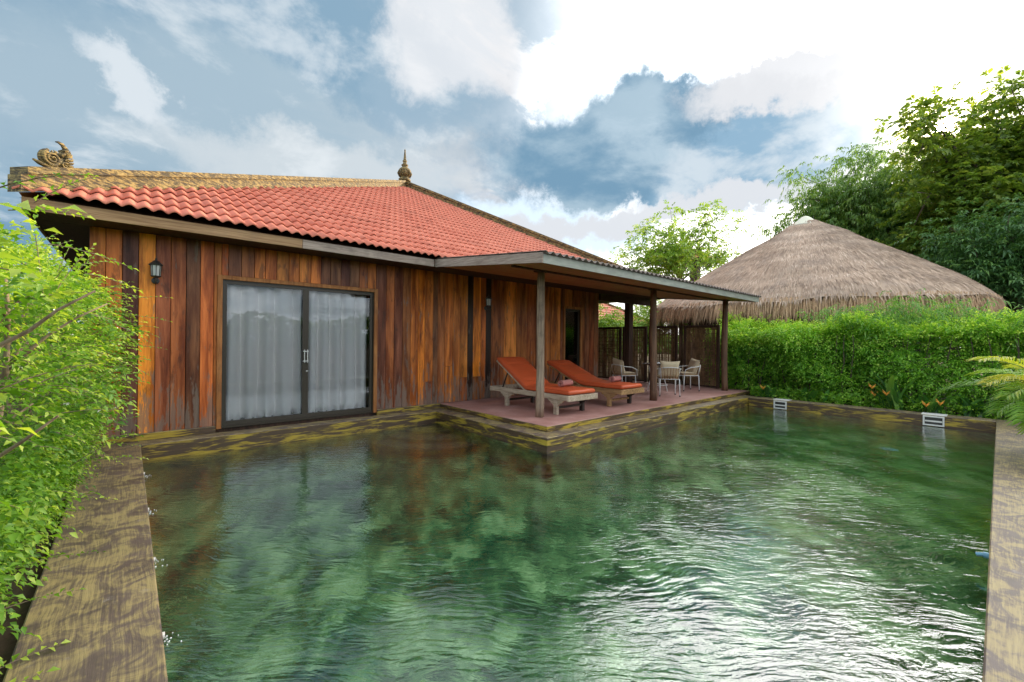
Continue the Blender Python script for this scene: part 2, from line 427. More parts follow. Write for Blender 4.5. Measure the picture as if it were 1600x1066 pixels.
def m_ground():
    m, t, out = new_mat('garden_soil')
    g = t.new('ShaderNodeNewGeometry').outputs['Position']
    n = t.noise(g, .7, 8, .65); f = t.noise(g, 14, 6)
    c = t.mix(t.step(n, .4, .65), (.05, .033, .022), (.03, .045, .015))
    c = t.mix(t.math('MULTIPLY', f, .5), c, (.09, .06, .04))
    pbr(t, out, c, .9, f, .6, .03, .1); return m
def m_floor():
    m, t, out = new_mat('pink_terrace_cement')
    g = t.new('ShaderNodeNewGeometry').outputs['Position']
    n = t.noise(g, 2.2, 7, .65); f = t.noise(g, 30, 5)
    c = t.mix(t.step(n, .35, .7), (.34, .165, .135), (.46, .255, .22))
    c = t.mix(t.math('MULTIPLY', t.step(f, .5, .8), .35), c, (.26, .13, .11))
    c = t.mix(t.math('MULTIPLY', t.step(t.noise(g, 5, 8, .7), .56, .72), .4), c, (.50, .33, .29))
    pbr(t, out, c, t.math('ADD', .45, t.math('MULTIPLY', n, .25)), f, .2, .004, .3); return m
def m_curtain():
    m, t, out = new_mat('silver_curtain')
    o = t.new('ShaderNodeTexCoord').outputs['Object']
    f = t.noise(t.mapping(o, (300, 300, 300)), 1.0, 2)
    c = t.mix(f, (.92, .87, .84), (.97, .92, .89))
    p = pbr(t, out, c, .6, f, .1, .001, .3); t.put(p.inputs['Sheen Weight'], .3); return m

MP = m_plank()
MCOP = m_coping(); MRIDGE = m_ridge(); MTILE = m_tile(); MGLASS = m_glass(); MWATER = m_water(); MPF = m_poolfloor()
MTHATCH = m_thatch((1.0, .90, .82)); MFRINGE = m_thatch((1.05, .82, .60), 'tan_thatch_fringe'); MGROUND = m_ground(); MFLOOR = m_floor(); MCURT = m_curtain()
MFASC = m_wood('weathered_fascia', (.22, .12, .055), (.42, .26, .13), (2, 30, 60), stain=(.12, .10, .08))
MFASCG = m_wood('grey_weathered_board', (.22, .165, .13), (.40, .32, .26), (3, 3, 50), stain=(.10, .08, .07))
MTEAL = m_wood('teal_grey_metal_fascia', (.25, .27, .23), (.37, .38, .32), (3, 3, 12), rough=.5, stain=(.20, .15, .09))
MSOFF = m_wood('soffit_timber', (.36, .15, .06), (.54, .26, .12), (2, 30, 30), rough=.5)
MDARK = m_wood('dark_timber', (.035, .018, .012), (.09, .045, .028), (30, 30, 2))
MPOST = m_wood('weathered_post', (.19, .13, .09), (.40, .29, .20), (30, 30, 2.5), stain=(.10, .07, .05), st=.6)
MPOSTD = m_wood('brown_post', (.09, .045, .028), (.21, .11, .06), (30, 30, 2.5))
MLW = m_wood('bleached_teak', (.34, .26, .18), (.55, .45, .33), (25, 4, 25), stain=(.20, .14, .09))
MLB = m_wood('brown_teak', (.22, .12, .05), (.46, .27, .12), (25, 4, 25), stain=(.10, .055, .03), st=.7)
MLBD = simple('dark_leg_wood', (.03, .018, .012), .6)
MTRIM = m_wood('orange_door_trim', (.26, .09, .025), (.46, .19, .06), (20, 20, 2))
MALU = simple('bronze_aluminium', (.035, .026, .016), .35, .1, 5, .05, .3)
MCHROME = simple('steel', (.6, .6, .6), .25, .05, 5, .02, 1.0)
MCUSH = simple('orange_vinyl', (.60, .10, .03), .45, .22, 2.2, .8)
MTOWEL = simple('rose_towel', (.42, .17, .145), .95, .25, 40, 1.0)
MWHITE = simple('white_tube', (.68, .67, .64), .35, .06)
MCREAM = simple('cream_canvas', (.66, .52, .34), .85, .1, 12, .4)
MWICK = m_wood('wicker', (.30, .17, .08), (.50, .32, .17), (60, 60, 60))
MCORR = simple('corrugated_sheet', (.17, .13, .11), .7, .3, 8)
MWALL = simple('beige_stone', (.38, .33, .27), .8, .1)
MBLUEN = simple('blue_nozzle', (.16, .38, .52), .4)
MPLAST = simple('white_plastic', (.74, .71, .66), .4, .08)
MBLACK = simple('black_iron', (.035, .033, .03), .45, .2, 20)
MLGLASS = simple('lantern_glass', (.45, .46, .44), .15, .1)
MBARK = m_wood('bark', (.12, .085, .055), (.30, .23, .16), (20, 20, 5), rough=.9)
MBARKD = m_wood('dark_bark', (.05, .035, .025), (.13, .095, .07), (20, 20, 5), rough=.9)
MBAM = m_wood('bamboo_screen', (.12, .065, .03), (.30, .17, .085), (8, 8, 3))
MCANV = simple('pale_canvas', (.66, .64, .50), .7)
MBLUE = simple('blue_plastic', (.25, .55, .75), .3)
MFOAM = simple('white_foam', (.85, .88, .9), .6)
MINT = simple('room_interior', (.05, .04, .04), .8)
MFL = simple('orange_flower', (.88, .33, .04), .5)
MWHITEFL = simple('white_flower', (.85, .85, .8), .5)
L_SHRUB = m_leaf('bright_shrub_leaf', (.035, .12, .012), (.15, .32, .022), (.44, .56, .08))
L_HEDGE = m_leaf('hedge_leaf', (.06, .19, .02), (.25, .50, .05), (.62, .76, .14))
L_TREE = m_leaf('tree_leaf', (.045, .10, .025), (.12, .24, .05), (.28, .40, .09))
L_ALM = m_leaf('almond_leaf', (.06, .11, .02), (.16, .26, .04), (.38, .44, .08), trans=.5)
L_LIGHT = m_leaf('light_tree_leaf', (.07, .15, .02), (.19, .34, .045), (.42, .55, .10), trans=.4)
L_DARK = m_leaf('dark_tree_leaf', (.03, .08, .03), (.08, .19, .06), (.20, .36, .10), trans=.35)
L_BAM = m_leaf('bamboo_leaf', (.05, .15, .03), (.14, .32, .06), (.32, .50, .12))
L_PALM = m_leaf('palm_leaf', (.06, .17, .02), (.20, .38, .045), (.62, .56, .09))
L_HEL = m_leaf('heliconia_leaf', (.03, .10, .02), (.07, .20, .04), (.22, .36, .07), trans=.3, rough=.3)

# ================================================================== SETTING
WZ = -.22      # water level
PX0, PX1, PY0, PY1 = .13, 12.1, .04, 7.38     # pool inner edges
TX, TY = 4.55, 4.34                            # outer corner of the terrace ledge
WALL_Y = 7.70
# ground sheet with the pool cut out of it
gz = -.06
xs = [-400, -.34, 12.4, 600]; ys = [-400, -.45, 7.6, 600]
Vg = [(x, y, gz) for y in ys for x in xs]
Fg = [(j * 4 + i, j * 4 + i + 1, (j + 1) * 4 + i + 1, (j + 1) * 4 + i) for j in range(3) for i in range(3) if not (i == 1 and j == 1)]
tagp(mesh_np('ground', Vg, Fg, MGROUND), kind='structure')
# pool shell
def quad(pts): return np.array(pts, float)
PD = -1.45
def grid_poly(pts_fn, nu, nv):
    V = [pts_fn(i / nu, j / nv) for j in range(nv + 1) for i in range(nu + 1)]
    F = np.array([(j * (nu + 1) + i, j * (nu + 1) + i + 1, (j + 1) * (nu + 1) + i + 1, (j + 1) * (nu + 1) + i) for j in range(nv) for i in range(nu)])
    return np.array(V), F
V, F = grid_poly(lambda u, v: (PX0 - .02 + u * (PX1 - PX0 + .04), PY0 - .02 + v * (PY1 - PY0 + .04), PD), 2, 2)
tagp(mesh_np('pool_floor', V, F, MPF), kind='structure')
g = G()
def wallseg(g, a, b, z0, z1, th, side):
    a = np.array(a, float); b = np.array(b, float); d = (b - a) / np.linalg.norm(b - a); n = np.array([d[1], -d[0]]) * th * side
    P = [(*a, z0), (*b, z0), (*b, z1), (*a, z1), (*(a + n), z0), (*(b + n), z0), (*(b + n), z1), (*(a + n), z1)]
    g.add(P, [(0, 1, 2, 3), (5, 4, 7, 6), (4, 0, 3, 7), (1, 5, 6, 2), (3, 2, 6, 7), (4, 5, 1, 0)])
LZ = -.30
for a, b in [((PX0, PY0), (PX1, PY0)), ((PX1, PY0), (PX1, TY)), ((PX1, TY), (TX, TY)), ((TX, TY), (TX, PY1)), ((TX, PY1), (PX0, PY1)), ((PX0, PY1), (PX0, PY0))]:
    wallseg(g, a, b, PD - .1, LZ, .12, 1)
tagp(g.out('pool_wall', MPF), kind='structure')
# painted concrete copings (boards proud of the walls)
def cop(name, x0, x1, y0, y1, z0=-.34, z1=0.0, bev=.008):
    return tagp(box(name, (x0, y0, z0), (x1, y1, z1), MCOP, bev=bev), kind='structure')
cop('pool_coping', -.37, PX0 + .004, -.5, 7.36)
cop('pool_coping', PX0 + .006, 12.5, -.5, PY0, z1=-.002)
cop('pool_coping', PX1 - .004, 12.5, PY0 + .002, TY - .0, z1=.0)
cop('pool_ledge', -.42, TX + .30, PY1 - .016, WALL_Y - .04, z1=.002)
# two lower boards showing under the ledges
def ledge(name, x0, x1, y0, y1):
    cop(name, x0, x1, y0, y1, -.115, 0.0)
cop('terrace_ledge', TX, TX + .30, TY + .30, PY1 - .018, -.13, 0.0)
cop('terrace_ledge', TX, 12.6, TY, TY + .298, -.13, .0)
cop('terrace_underboard', TX + .02, 12.6, TY + .02, TY + .25, -.34, -.132, .005)
cop('terrace_underboard', TX + .02, TX + .25, TY + .252, PY1 - .02, -.34, -.132, .005)
# terrace slab
TFZ = .095
cop('terrace_edge', TX + .28, 12.95, TY + .27, TY + .33, .0, TFZ - .008, .004)
cop('terrace_edge', TX + .28, TX + .34, TY + .332, 7.66, .003, TFZ - .008, .004)
tagp(box('terrace_floor', (TX + .285, TY + .275, TFZ - .02), (12.95, 12.5, TFZ), MFLOOR, bev=.006), kind='structure')
tagp(box('terrace_base', (TX + .36, TY + .36, -.05), (12.93, 12.45, TFZ - .022), MWALL), kind='structure')
# water
V, F = grid_poly(lambda u, v: (PX0 - .01 + u * (PX1 - PX0 + .02), PY0 - .01 + v * (PY1 - PY0 + .02), WZ), 1, 1)
# L-shape: leave the terrace out
Vw = [(PX0 - .004, PY0 - .004, WZ), (PX1 + .004, PY0 - .004, WZ), (PX1 + .004, TY + .03, WZ), (TX + .03, TY + .03, WZ), (TX + .03, PY1 + .004, WZ), (PX0 - .004, PY1 + .004, WZ)]
tagp(mesh_np('pool_water', Vw, [(0, 1, 2, 3, 5), (3, 4, 5)], MWATER), kind='structure')
# curved underwater steps in the corner of terrace and house
for k, rr in enumerate((1.35, 1.0, .65)):
    zt = -.95 + k * .25
    poly = [(TX, PY1)] + [(TX - rr * math.sin(a), PY1 - rr * math.cos(a)) for a in np.linspace(0, math.pi / 2, 14)]
    g = G().prism(poly, 2, PD, zt)
    tagp(g.out('pool_step', MCOP), kind='structure')

# ---- skimmers, inlets, lamp in the far wall
def skimmer(y0, y1, lab):
    t = empty('pool_skimmer', (PX1, (y0 + y1) / 2, -.1), lab, 'skimmer', 'pool skimmers in the far coping')
    g = G(); fx0, fx1 = PX1 - .045, PX1 - .005
    for lo, hi in [((fx0, y0, -.035), (fx1, y1, -.01)), ((fx0, y0, -.205), (fx1, y1, -.18)), ((fx0, y0, -.18), (fx1, y0 + .025, -.035)), ((fx0, y1 - .025, -.18), (fx1, y1, -.035))]: g.box(lo, hi)
    g.out('frame', MPLAST, t)
    box('opening', (PX1 - .012, y0 + .025, -.18), (PX1 - .0045, y1 - .025, -.035), MBLACK, t)
    box('flap', (PX1 - .03, y0 + .03, -.13), (PX1 - .014, y1 - .03, -.10), MPLAST, t)
    box('lid', (PX1 + .0, y0 - .03, .001), (PX1 + .26, y1 + .03, .018), MPLAST, t, bev=.004)
skimmer(3.46, 3.74, 'small white framed skimmer opening in the far pool wall near the terrace')
skimmer(.72, 1.03, 'small white framed skimmer opening in the far pool wall beside the palm')
for i, (y, lb) in enumerate([(6.6, 'small white water inlet on the left coping closest to the house'), (5.2, 'small white water inlet on the left coping, second from the house'), (4.0, 'small white water inlet halfway along the left coping'), (2.95, 'small white water inlet on the left coping closest to the camera')]):
    t = empty('water_inlet', (PX0, y, WZ), lb, 'inlet', 'white water inlets along the left coping')
    G().tube([(PX0 - .01, y, WZ + .03), (PX0 + .03, y, WZ + .028)], .018, 10).out('nozzle', MPLAST, t)
    fv = [(PX0 + .02 + .035 * abs(R.normal()), y + .05 * R.normal(), WZ + .004) for _ in range(14)]
    g = G()
    for p in fv:
        r_ = .002 + .004 * R.random(); g.lathe([(r_ * .3, -.004), (r_, .0), (r_ * .5, .004)], 6, p)
    o = g.out('foam', MFOAM, t); o['kind'] = 'stuff'
nz_t = empty('wall_nozzle', (4.62, PY0, -.10), 'small blue nozzle on the right pool wall near the sun glitter', 'nozzle')
G().tube([(4.62, PY0 - .02, -.10), (4.62, PY0 + .03, -.10)], .022, 12).out('flange', MBLUEN, nz_t)
G().tube([(4.62, PY0 + .03, -.10), (4.62, PY0 + .065, -.11)], .013, 10).out('spout', MBLUEN, nz_t)
o = G().lathe([(.001, -.02), (.11, -.02), (.11, 0), (.09, .01), (.001, .012)], 24, (9.35, 1.2, 0)).out('pool_lamp', MBLUE)
V_ = np.zeros(len(o.data.vertices) * 3); o.data.vertices.foreach_get('co', V_); V_ = V_.reshape(-1, 3) + [0, 0, -.62]; o.data.vertices.foreach_set('co', V_.ravel())
G().tube([(9.35, 1.2, PD), (9.35, 1.2, -.64)], .02, 8).out('stem', MPLAST, o, local=True)
tagp(o, 'round pale blue disc under the water in front of the far wall', 'pool lamp')

# ================================================================== HOUSE
H = empty('bungalow', (-.37, WALL_Y, 0), 'timber bungalow with varnished plank walls and red tiled hip roof beside the pool', 'house')
WT = 2.80
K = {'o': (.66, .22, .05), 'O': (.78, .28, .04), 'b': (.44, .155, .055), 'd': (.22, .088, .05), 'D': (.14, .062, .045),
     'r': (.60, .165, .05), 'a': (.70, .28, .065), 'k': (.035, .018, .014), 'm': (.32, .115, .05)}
def ux(u):  # picture column of a board joint, carried to its place along the wall
    r_ = (u - 800) / 676.6
    return WALL_Y * (math.sin(HD) * r_ + math.cos(HD)) / (-math.cos(HD) * r_ + math.sin(HD))
edges = [138, 164, 190, 215.6, 242, 266, 290, 312, 333, 345]
cols = 'ooDOmbdra'
planks = [(ux(a), ux(b), c, 0) for a, b, c in zip(edges[:-1], edges[1:], cols)]
e2 = [345, 355.6, 376, 396, 413, 431, 450, 466, 484, 500, 515, 531, 545, 560, 573, 586]
planks += [(ux(a), ux(b), c, 1) for a, b, c in zip(e2[:-1], e2[1:], 'rdmooaoooddddbo')]
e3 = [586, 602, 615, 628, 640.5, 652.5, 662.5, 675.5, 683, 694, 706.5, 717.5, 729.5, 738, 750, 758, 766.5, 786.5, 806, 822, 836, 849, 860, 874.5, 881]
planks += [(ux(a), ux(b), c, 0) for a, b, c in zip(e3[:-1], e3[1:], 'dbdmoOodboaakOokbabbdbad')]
e4 = [881, 893, 905]
planks += [(ux(a), ux(b), c, 2) for a, b, c in zip(e4[:-1], e4[1:], 'bm')]
e5 = [905, 912, 920, 927, 934]
planks += [(ux(a), ux(b), c, 0) for a, b, c in zip(e5[:-1], e5[1:], 'mdmd')]
DX0, DX1, DZ0, DZ1 = ux(347) - .005, ux(583), .05, 2.27
WX0, WX1, WZ0_, WZ1 = ux(881), ux(905), TFZ, 2.28
def plank(x0, x1, z0, z1, c, dy):
    y0 = WALL_Y - .022 + dy
    g = G().box((x0 + .003, y0, z0), (x1 - .003, WALL_Y + .02, z1), bev=.003)
    o = g.out('wall_plank', MP, H)
    f = random.uniform(.82, 1.18); k = K[c]
    o.color = (k[0] * f, k[1] * f * random.uniform(.9, 1.12), k[2] * f, 1)
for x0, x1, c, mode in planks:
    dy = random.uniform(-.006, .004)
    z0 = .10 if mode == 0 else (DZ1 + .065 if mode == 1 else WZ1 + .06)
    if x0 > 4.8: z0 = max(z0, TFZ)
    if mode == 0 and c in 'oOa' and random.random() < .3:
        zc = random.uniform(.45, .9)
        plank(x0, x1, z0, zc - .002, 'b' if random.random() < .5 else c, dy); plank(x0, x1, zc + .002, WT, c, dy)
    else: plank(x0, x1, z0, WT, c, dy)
# inner sheathing with the door openings, side walls and back wall
g = G(); yb0, yb1 = WALL_Y + .022, WALL_Y + .12; XR = ux(934)
for lo, hi in [((-.37, yb0, .0), (DX0 - .02, yb1, WT)), ((DX0 - .02, yb0, DZ1 + .02), (DX1 + .02, yb1, WT)), ((DX1 + .02, yb0, 0), (WX0 - .02, yb1, WT)), ((WX0 - .02, yb0, WZ1 + .02), (WX1 + .02, yb1, WT)), ((WX1 + .02, yb0, 0), (XR, yb1, WT)), ((DX0 - .02, yb0, -.04), (DX1 + .02, yb1, DZ0 - .012))]: g.box(lo, hi)
g.box((-.37, yb1, 0), (-.25, 20, WT)); g.box((XR - .12, yb1, 0), (XR, 20, WT)); g.box((-.25, 19.9, 0), (XR - .12, 20, WT))
g.out('wall', MDARK, H)
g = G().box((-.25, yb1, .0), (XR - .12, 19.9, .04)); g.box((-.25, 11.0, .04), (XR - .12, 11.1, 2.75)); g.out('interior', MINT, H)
# corner trim and the painted base boards
box('base_board', (-.42, WALL_Y - .06, .004), (DX0 - .07, WALL_Y - .001, .10), MCOP, H, .005)
box('base_board', (DX1 + .07, WALL_Y - .06, .004), (TX + .28, WALL_Y - .001, .10), MCOP, H, .005)
# ---- big sliding door
def door(x0, x1, z0, z1, leaves, name='sliding_door'):
    g = G(); tw = .065; ty0, ty1 = WALL_Y - .05, WALL_Y + .03
    g.box((x0 - tw, ty0, z0), (x0, ty1, z1 + tw), bev=.004); g.box((x1, ty0, z0), (x1 + tw, ty1, z1 + tw), bev=.004); g.box((x0, ty0 + .002, z1), (x1, ty1, z1 + tw - .003), bev=.004)
    tr = g.out('door_casing', MTRIM, H)
    g = G(); fy0, fy1 = WALL_Y - .02, WALL_Y + .05; fw = .014
    g.box((x0, fy0, z1 - fw), (x1, fy1, z1)); g.box((x0, fy0, z0), (x1, fy1, z0 + .03)); g.box((x0, fy0, z0 + .03), (x0 + fw, fy1, z1 - fw)); g.box((x1 - fw, fy0, z0 + .03), (x1, fy1, z1 - fw))
    fr = g.out('door_frame', MALU, H)
    n = leaves; w_ = (x1 - x0 - 2 * fw) / n
    for i in range(n):
        a = x0 + fw + i * w_; b = a + w_; g = G(); s_ = .046; ly0, ly1 = WALL_Y - .005 + .004 * i, WALL_Y + .035 + .004 * i
        a += .001; b -= .001
        g.box((a, ly0, z1 - fw - s_), (b, ly1, z1 - fw - .001)); g.box((a, ly0, z0 + .031), (b, ly1, z0 + .10))
        g.box((a, ly0, z0 + .10), (a + s_, ly1, z1 - fw - s_)); g.box((b - s_, ly0, z0 + .10), (b, ly1, z1 - fw - s_))
        d = g.out(name, MALU, H)
        ym = (ly0 + ly1) / 2
        box('glass_pane', (a + s_, ym - .003, z0 + .10), (b - s_, ym + .003, z1 - fw - s_), MGLASS, d)
        if leaves == 2:
            hx = b - s_ / 2 if i == 0 else a + s_ / 2; g = G()
            for zz in (1.02, 1.18): g.box((hx - .022, ly0 - .03, zz), (hx + .022, ly0, zz + .018))
            g.box((hx - .008, ly0 - .036, 1.0), (hx + .008, ly0 - .030, 1.22))
            g.out('handle', MCHROME, d)
            if i == 1: G().tube([(hx, ly0 - .01, .86), (hx, ly0, .86)], .014, 10).out('lock', MCHROME, d)
door(DX0, DX1, DZ0, DZ1, 2)
door(WX0, WX1, WZ0_, WZ1, 1)
# curtains
def curtain(x0, x1, z0, z1, nf, lab, y=WALL_Y + .15, amp=.085):
    n = 240; xs_ = np.linspace(x0, x1, n); zs = np.linspace(z0, z1, 14)
    ph = R.random() * 6; V = []
    cent = np.sort(R.random(nf)) ; jit = np.interp(np.linspace(0, 1, n), np.linspace(0, 1, nf + 2), np.r_[0, np.cumsum(.65 + .7 * R.random(nf + 1))]) * 2 * math.pi
    for k, z in enumerate(zs):
        t_ = (z - z0) / (z1 - z0)
        spread = 1 - .16 * t_
        a = amp * (1.0 - .25 * t_)
        sw = .25 * math.sin(3 * t_ + ph)
        yy = y + .05 - 1.5 * a * np.abs(np.sin(jit * .28 + sw * np.sin(jit * .31) * (1 - t_))) ** .85 + .006 * np.sin(jit * 1.1 + 1) * (1 - t_)
        zz = z + (0 if k else 1) * (.03 * np.sin(jit + 1.2))
        xm = (x0 + x1) / 2
        V += [(xm + (x_ - xm) * (.97 + .03 * (1 - t_)), y_, z_) for x_, y_, z_ in zip(xs_, yy, np.broadcast_to(zz, (n,)))]
    F = np.array([(j * n + i, j * n + i + 1, (j + 1) * n + i + 1, (j + 1) * n + i) for j in range(len(zs) - 1) for i in range(n - 1)])
    V = np.array(V)
    o = mesh_np('curtain', V, F, MCURT, None, True)
    md = o.modifiers.new('thick', 'SOLIDIFY'); md.thickness = .003
    return tagp(o, lab, 'curtain', 'silver grey curtains behind the glass doors')
dm = (DX0 + DX1) / 2
curtain(DX0 + .03, dm - .03, DZ0 + .075, DZ1 - .05, 7, 'silver grey pleated curtain in the left half of the wide glass door')
curtain(dm + .04, DX1 - .05, DZ0 + .075, DZ1 - .05, 7, 'silver grey pleated curtain in the right half of the wide glass door')
curtain(WX0 + .04, WX1 - .06, WZ0_ + .1, WZ1 - .07, 5, 'silver grey curtain in the narrow glass door behind the loungers', y=WALL_Y + .10, amp=.03)
# ---- wall lanterns
def lantern(x, z, lab):
    t = empty('wall_lantern', (x, WALL_Y - .03, z), lab, 'lantern', 'iron wall lanterns on the plank wall')
    y = -.11
    G().lathe([(.001, 0), (.045, 0), (.045, .014), (.03, .02), (.001, .02)], 14).out('backplate', MBLACK, t, local=True)
    bp = t.children[0]
    v = np.zeros(len(bp.data.vertices) * 3); bp.data.vertices.foreach_get('co', v); v = v.reshape(-1, 3); v = np.stack([v[:, 0], -v[:, 2], v[:, 1] - .13], 1); bp.data.vertices.foreach_set('co', v.ravel())
    G().tube([(0, -.01, -.13), (0, -.05, -.17), (0, -.09, -.165), (0, y, -.13), (0, y, -.09)], .010, 8).out('bracket', MBLACK, t, local=True)
    G().tube([(0, y + .045 * math.cos(a), -.145 + .03 * math.sin(a)) for a in np.linspace(-1, 4.5, 12)], .007, 6).out('scroll', MBLACK, t, local=True)
    G().lathe([(.001, -.10), (.03, -.098), (.055, -.085), (.06, -.075), (.001, -.074)], 8, (0, y, 0)).out('base', MBLACK, t, local=True)
    G().lathe([(.047, -.074), (.055, .065)], 8, (0, y, 0)).out('glass_body', MLGLASS, t, local=True)
    g = G()
    for k in range(8):
        a = 2 * math.pi * k / 8; g.tube([(.049 * math.cos(a), y + .049 * math.sin(a), -.076), (.058 * math.cos(a), y + .058 * math.sin(a), .066)], .004, 4)
    g.out('ribs', MBLACK, t, local=True)
    G().lathe([(.078, .066), (.080, .074), (.06, .095), (.045, .11), (.03, .128), (.012, .138), (.014, .15), (.006, .165), (.001, .17)], 12, (0, y, 0)).out('cap', MBLACK, t, local=True)
lantern(.275, 2.30, 'black iron wall lantern with ribbed glass on the planks left of the curtained door')
lantern(6.0, 2.26, 'black iron wall lantern in the shade under the veranda roof')

# ---- roof of the bungalow
EX0, EX1, EY, EZ = -.95, 13.2, 7.02, 2.945
AX, AY = 7.5, 14.45
SL = .54
AZ = EZ + SL * (AY - EY)
BY = 2 * AY - EY
# eaves boards and soffit
FZ0, FZ1 = 2.78, 2.915
for a, b, m_ in [(-.88, 1.98, MFASC), (1.984, 4.30, MFASCG)]:
    box('fascia_board', (a, 7.07, FZ0), (b, 7.10, FZ1), m_, H, .003)
box('fascia_board', (-.88, 7.1, FZ0), (-.85, 21.0, FZ1), MFASC, H, .003)
box('fascia_board', (4.33, 7.07, FZ0 + .04), (13.1, 7.10, FZ1), MDARK, H, .003)
for i in range(4):
    y0 = 7.102 + i * .155
    box('soffit_board', (-.849, y0, WT + .003), (12.95, y0 + .15, WT + .02), MDARK, H)
G().box((-.849, 7.73, WT + .003), (-.371, 20.9, WT + .02)).out('soffit', MDARK, H); G().box((XR, 7.73, WT + .003), (12.95, 12.0, WT + .02)).out('soffit', MDARK, H)
# shell below the tiles
apx = (AX, AY, AZ - .05)
c4 = [(EX0 + .05, EY + .05, EZ - .05), (EX1 - .05, EY + .05, EZ - .05), (EX1 - .05, BY, EZ - .05), (EX0 + .05, BY, EZ - .05)]
mesh_np('roof_deck', [c4[0], c4[1], apx], [(0, 1, 2)], MDARK, H)
V = [(c[0], c[1], c[2] + .06) for c in c4] + [(AX, AY, AZ)]
mesh_np('roof_side', V, [(1, 2, 4), (2, 3, 4), (3, 0, 4)], MTILE, H)
# tiles: two rolls each, laid in courses
TW, TL, WAVE = .29, .335, .145
ang = math.atan(SL)
def tile_mesh():
    prof = []
    nseg = 14
    for i in range(nseg + 1):
        x = i / nseg * (TW + .006)
        ph = (x % WAVE) / WAVE
        z = .040 * (.5 - .5 * math.cos(2 * math.pi * ph)) ** .75
        prof.append((x, z))
    V = []; th = .022
    for y, dz in ((-.002, .040), (.40, 0.0)):
        for x, z in prof: V.append((x, y, z + dz))
    n = len(prof)
    for x, z in prof: V.append((x, -.002, z + .040 - th))
    F = [(i, i + 1, n + i + 1, n + i) for i in range(n - 1)] + [(2 * n + i, 2 * n + i + 1, i + 1, i) for i in range(n - 1)]
    return V, F
tv, tf = tile_mesh()
TM = bpy.data.meshes.new('roof_tile'); TM.from_pydata(tv, [], tf); TM.update(); TM.polygons.foreach_set('use_smooth', [True] * len(TM.polygons)); TM.materials.append(MTILE)
RM = Matrix.Rotation(ang, 3, 'X')
nrow = int((AY - EY) / math.cos(ang) / TL) + 1
cand = []
for r_ in range(nrow):
    s_ = r_ * TL; y = EY + s_ * math.cos(ang); z = EZ + s_ * math.sin(ang)
    ncol = int((EX1 - EX0) / TW) + 1
    for c_ in range(ncol):
        x = EX0 + .01 + c_ * TW
        ytop = y + TL * math.cos(ang)
        def inside(px, py, m=0.0):
            return (px - EX0) * (AY - EY) / (AX - EX0) - (py - EY) > m and (EX1 - px) * (AY - EY) / (EX1 - AX) - (py - EY) > m
        cs = [inside(px, py) for px in (x, x + TW) for py in (y, ytop)]
        if not any(cs): continue
        cand.append((x, y, z, all(cs), math.hypot(x, y)))
def clip_tile(x, y, z):
    bm = bmesh.new(); bm.from_mesh(TM)
    Mx = Matrix.Translation((x, y, z)) @ RM.to_4x4()
    bm.transform(Mx)
    for (ex, s_) in ((EX0, 1), (EX1, -1)):
        d = Vector((AX - ex, AY - EY, 0)).normalized(); n_ = Vector((-d.y, d.x, 0)) * s_
        bmesh.ops.bisect_plane(bm, geom=bm.verts[:] + bm.edges[:] + bm.faces[:], plane_co=Vector((ex, EY, 0)), plane_no=n_, clear_outer=True)
    bm.verts.index_update(); V = [v.co[:] for v in bm.verts]; F = [[v.index for v in f.verts] for f in bm.faces]; bm.free()
    return V, F
cand.sort(key=lambda q: q[4])
rest = G(); nt = 0; hl = Vector((-.37, WALL_Y, 0))
for x, y, z, full, dist in cand:
    zj = z + random.uniform(-.002, .002); xj = x + random.uniform(-.002, .002)
    if nt < 296:
        if full:
            o = bpy.data.objects.new('roof_tile', TM); o.location = Vector((xj, y, zj)) - hl; o.rotation_euler = (ang + random.uniform(-.004, .004), 0, random.uniform(-.003, .003))
        else:
            V, F = clip_tile(x, y, z)
            if len(F) < 4: continue
            me = bpy.data.meshes.new('roof_tile'); me.from_pydata((np.array(V) - np.array(hl)).tolist(), [], F); me.polygons.foreach_set('use_smooth', [True] * len(F)); me.materials.append(MTILE)
            o = bpy.data.objects.new('roof_tile', me)
        col.objects.link(o); o.parent = H; nt += 1
    else:
        if full: rest.add(np.array(tv) @ np.array(RM).T + np.array([xj, y, zj]), tf)
        else:
            V, F = clip_tile(x, y, z)
            if V: rest.add(V, F)
o = rest.out('roof_tiling', MTILE, H, True); o['kind'] = 'stuff'
# hip ridges: painted masonry in two tiers
def hip(p0, p1, tiers, name='hip_ridge'):
    p0 = Vector(p0); p1 = Vector(p1); d = (p1 - p0); L = d.length; d.normalize()
    side = Vector((-d.y, d.x, 0)).normalized(); upv = Vector((0, 0, 1))
    g = G(); nseg = 18
    for (wd, z0, z1, s0, s1) in tiers:
        for sgn in (1,):
            V = []; F = []
            for i in range(nseg + 1):
                t_ = s0 + (L - s0 - s1) * i / nseg; c = p0 + d * t_; jw = random.uniform(-.006, .006)
                if i == 0 or i == nseg: jw = 0
                for a, b in ((-wd, z0), (wd, z0), (wd, z1), (-wd, z1)):
                    q = c + side * (a + (jw if a > 0 else -jw)) + upv * b; V.append(q[:])
            for i in range(nseg):
                for j in range(4): F.append((i * 4 + j, i * 4 + (j + 1) % 4, (i + 1) * 4 + (j + 1) % 4, (i + 1) * 4 + j))
            F += [(3, 2, 1, 0), (nseg * 4, nseg * 4 + 1, nseg * 4 + 2, nseg * 4 + 3)]
            g.add(V, F)
    return g.out(name, MRIDGE, H)
hip((EX0 - .02, EY - .02, EZ), (AX, AY, AZ), [(.085, -.02, .17, .06, .0), (.115, .171, .25, .10, 0)])
hip((EX1 + .02, EY - .02, EZ), (AX, AY, AZ), [(.085, -.02, .17, -.06, .0), (.115, .171, .25, .0, 0)])
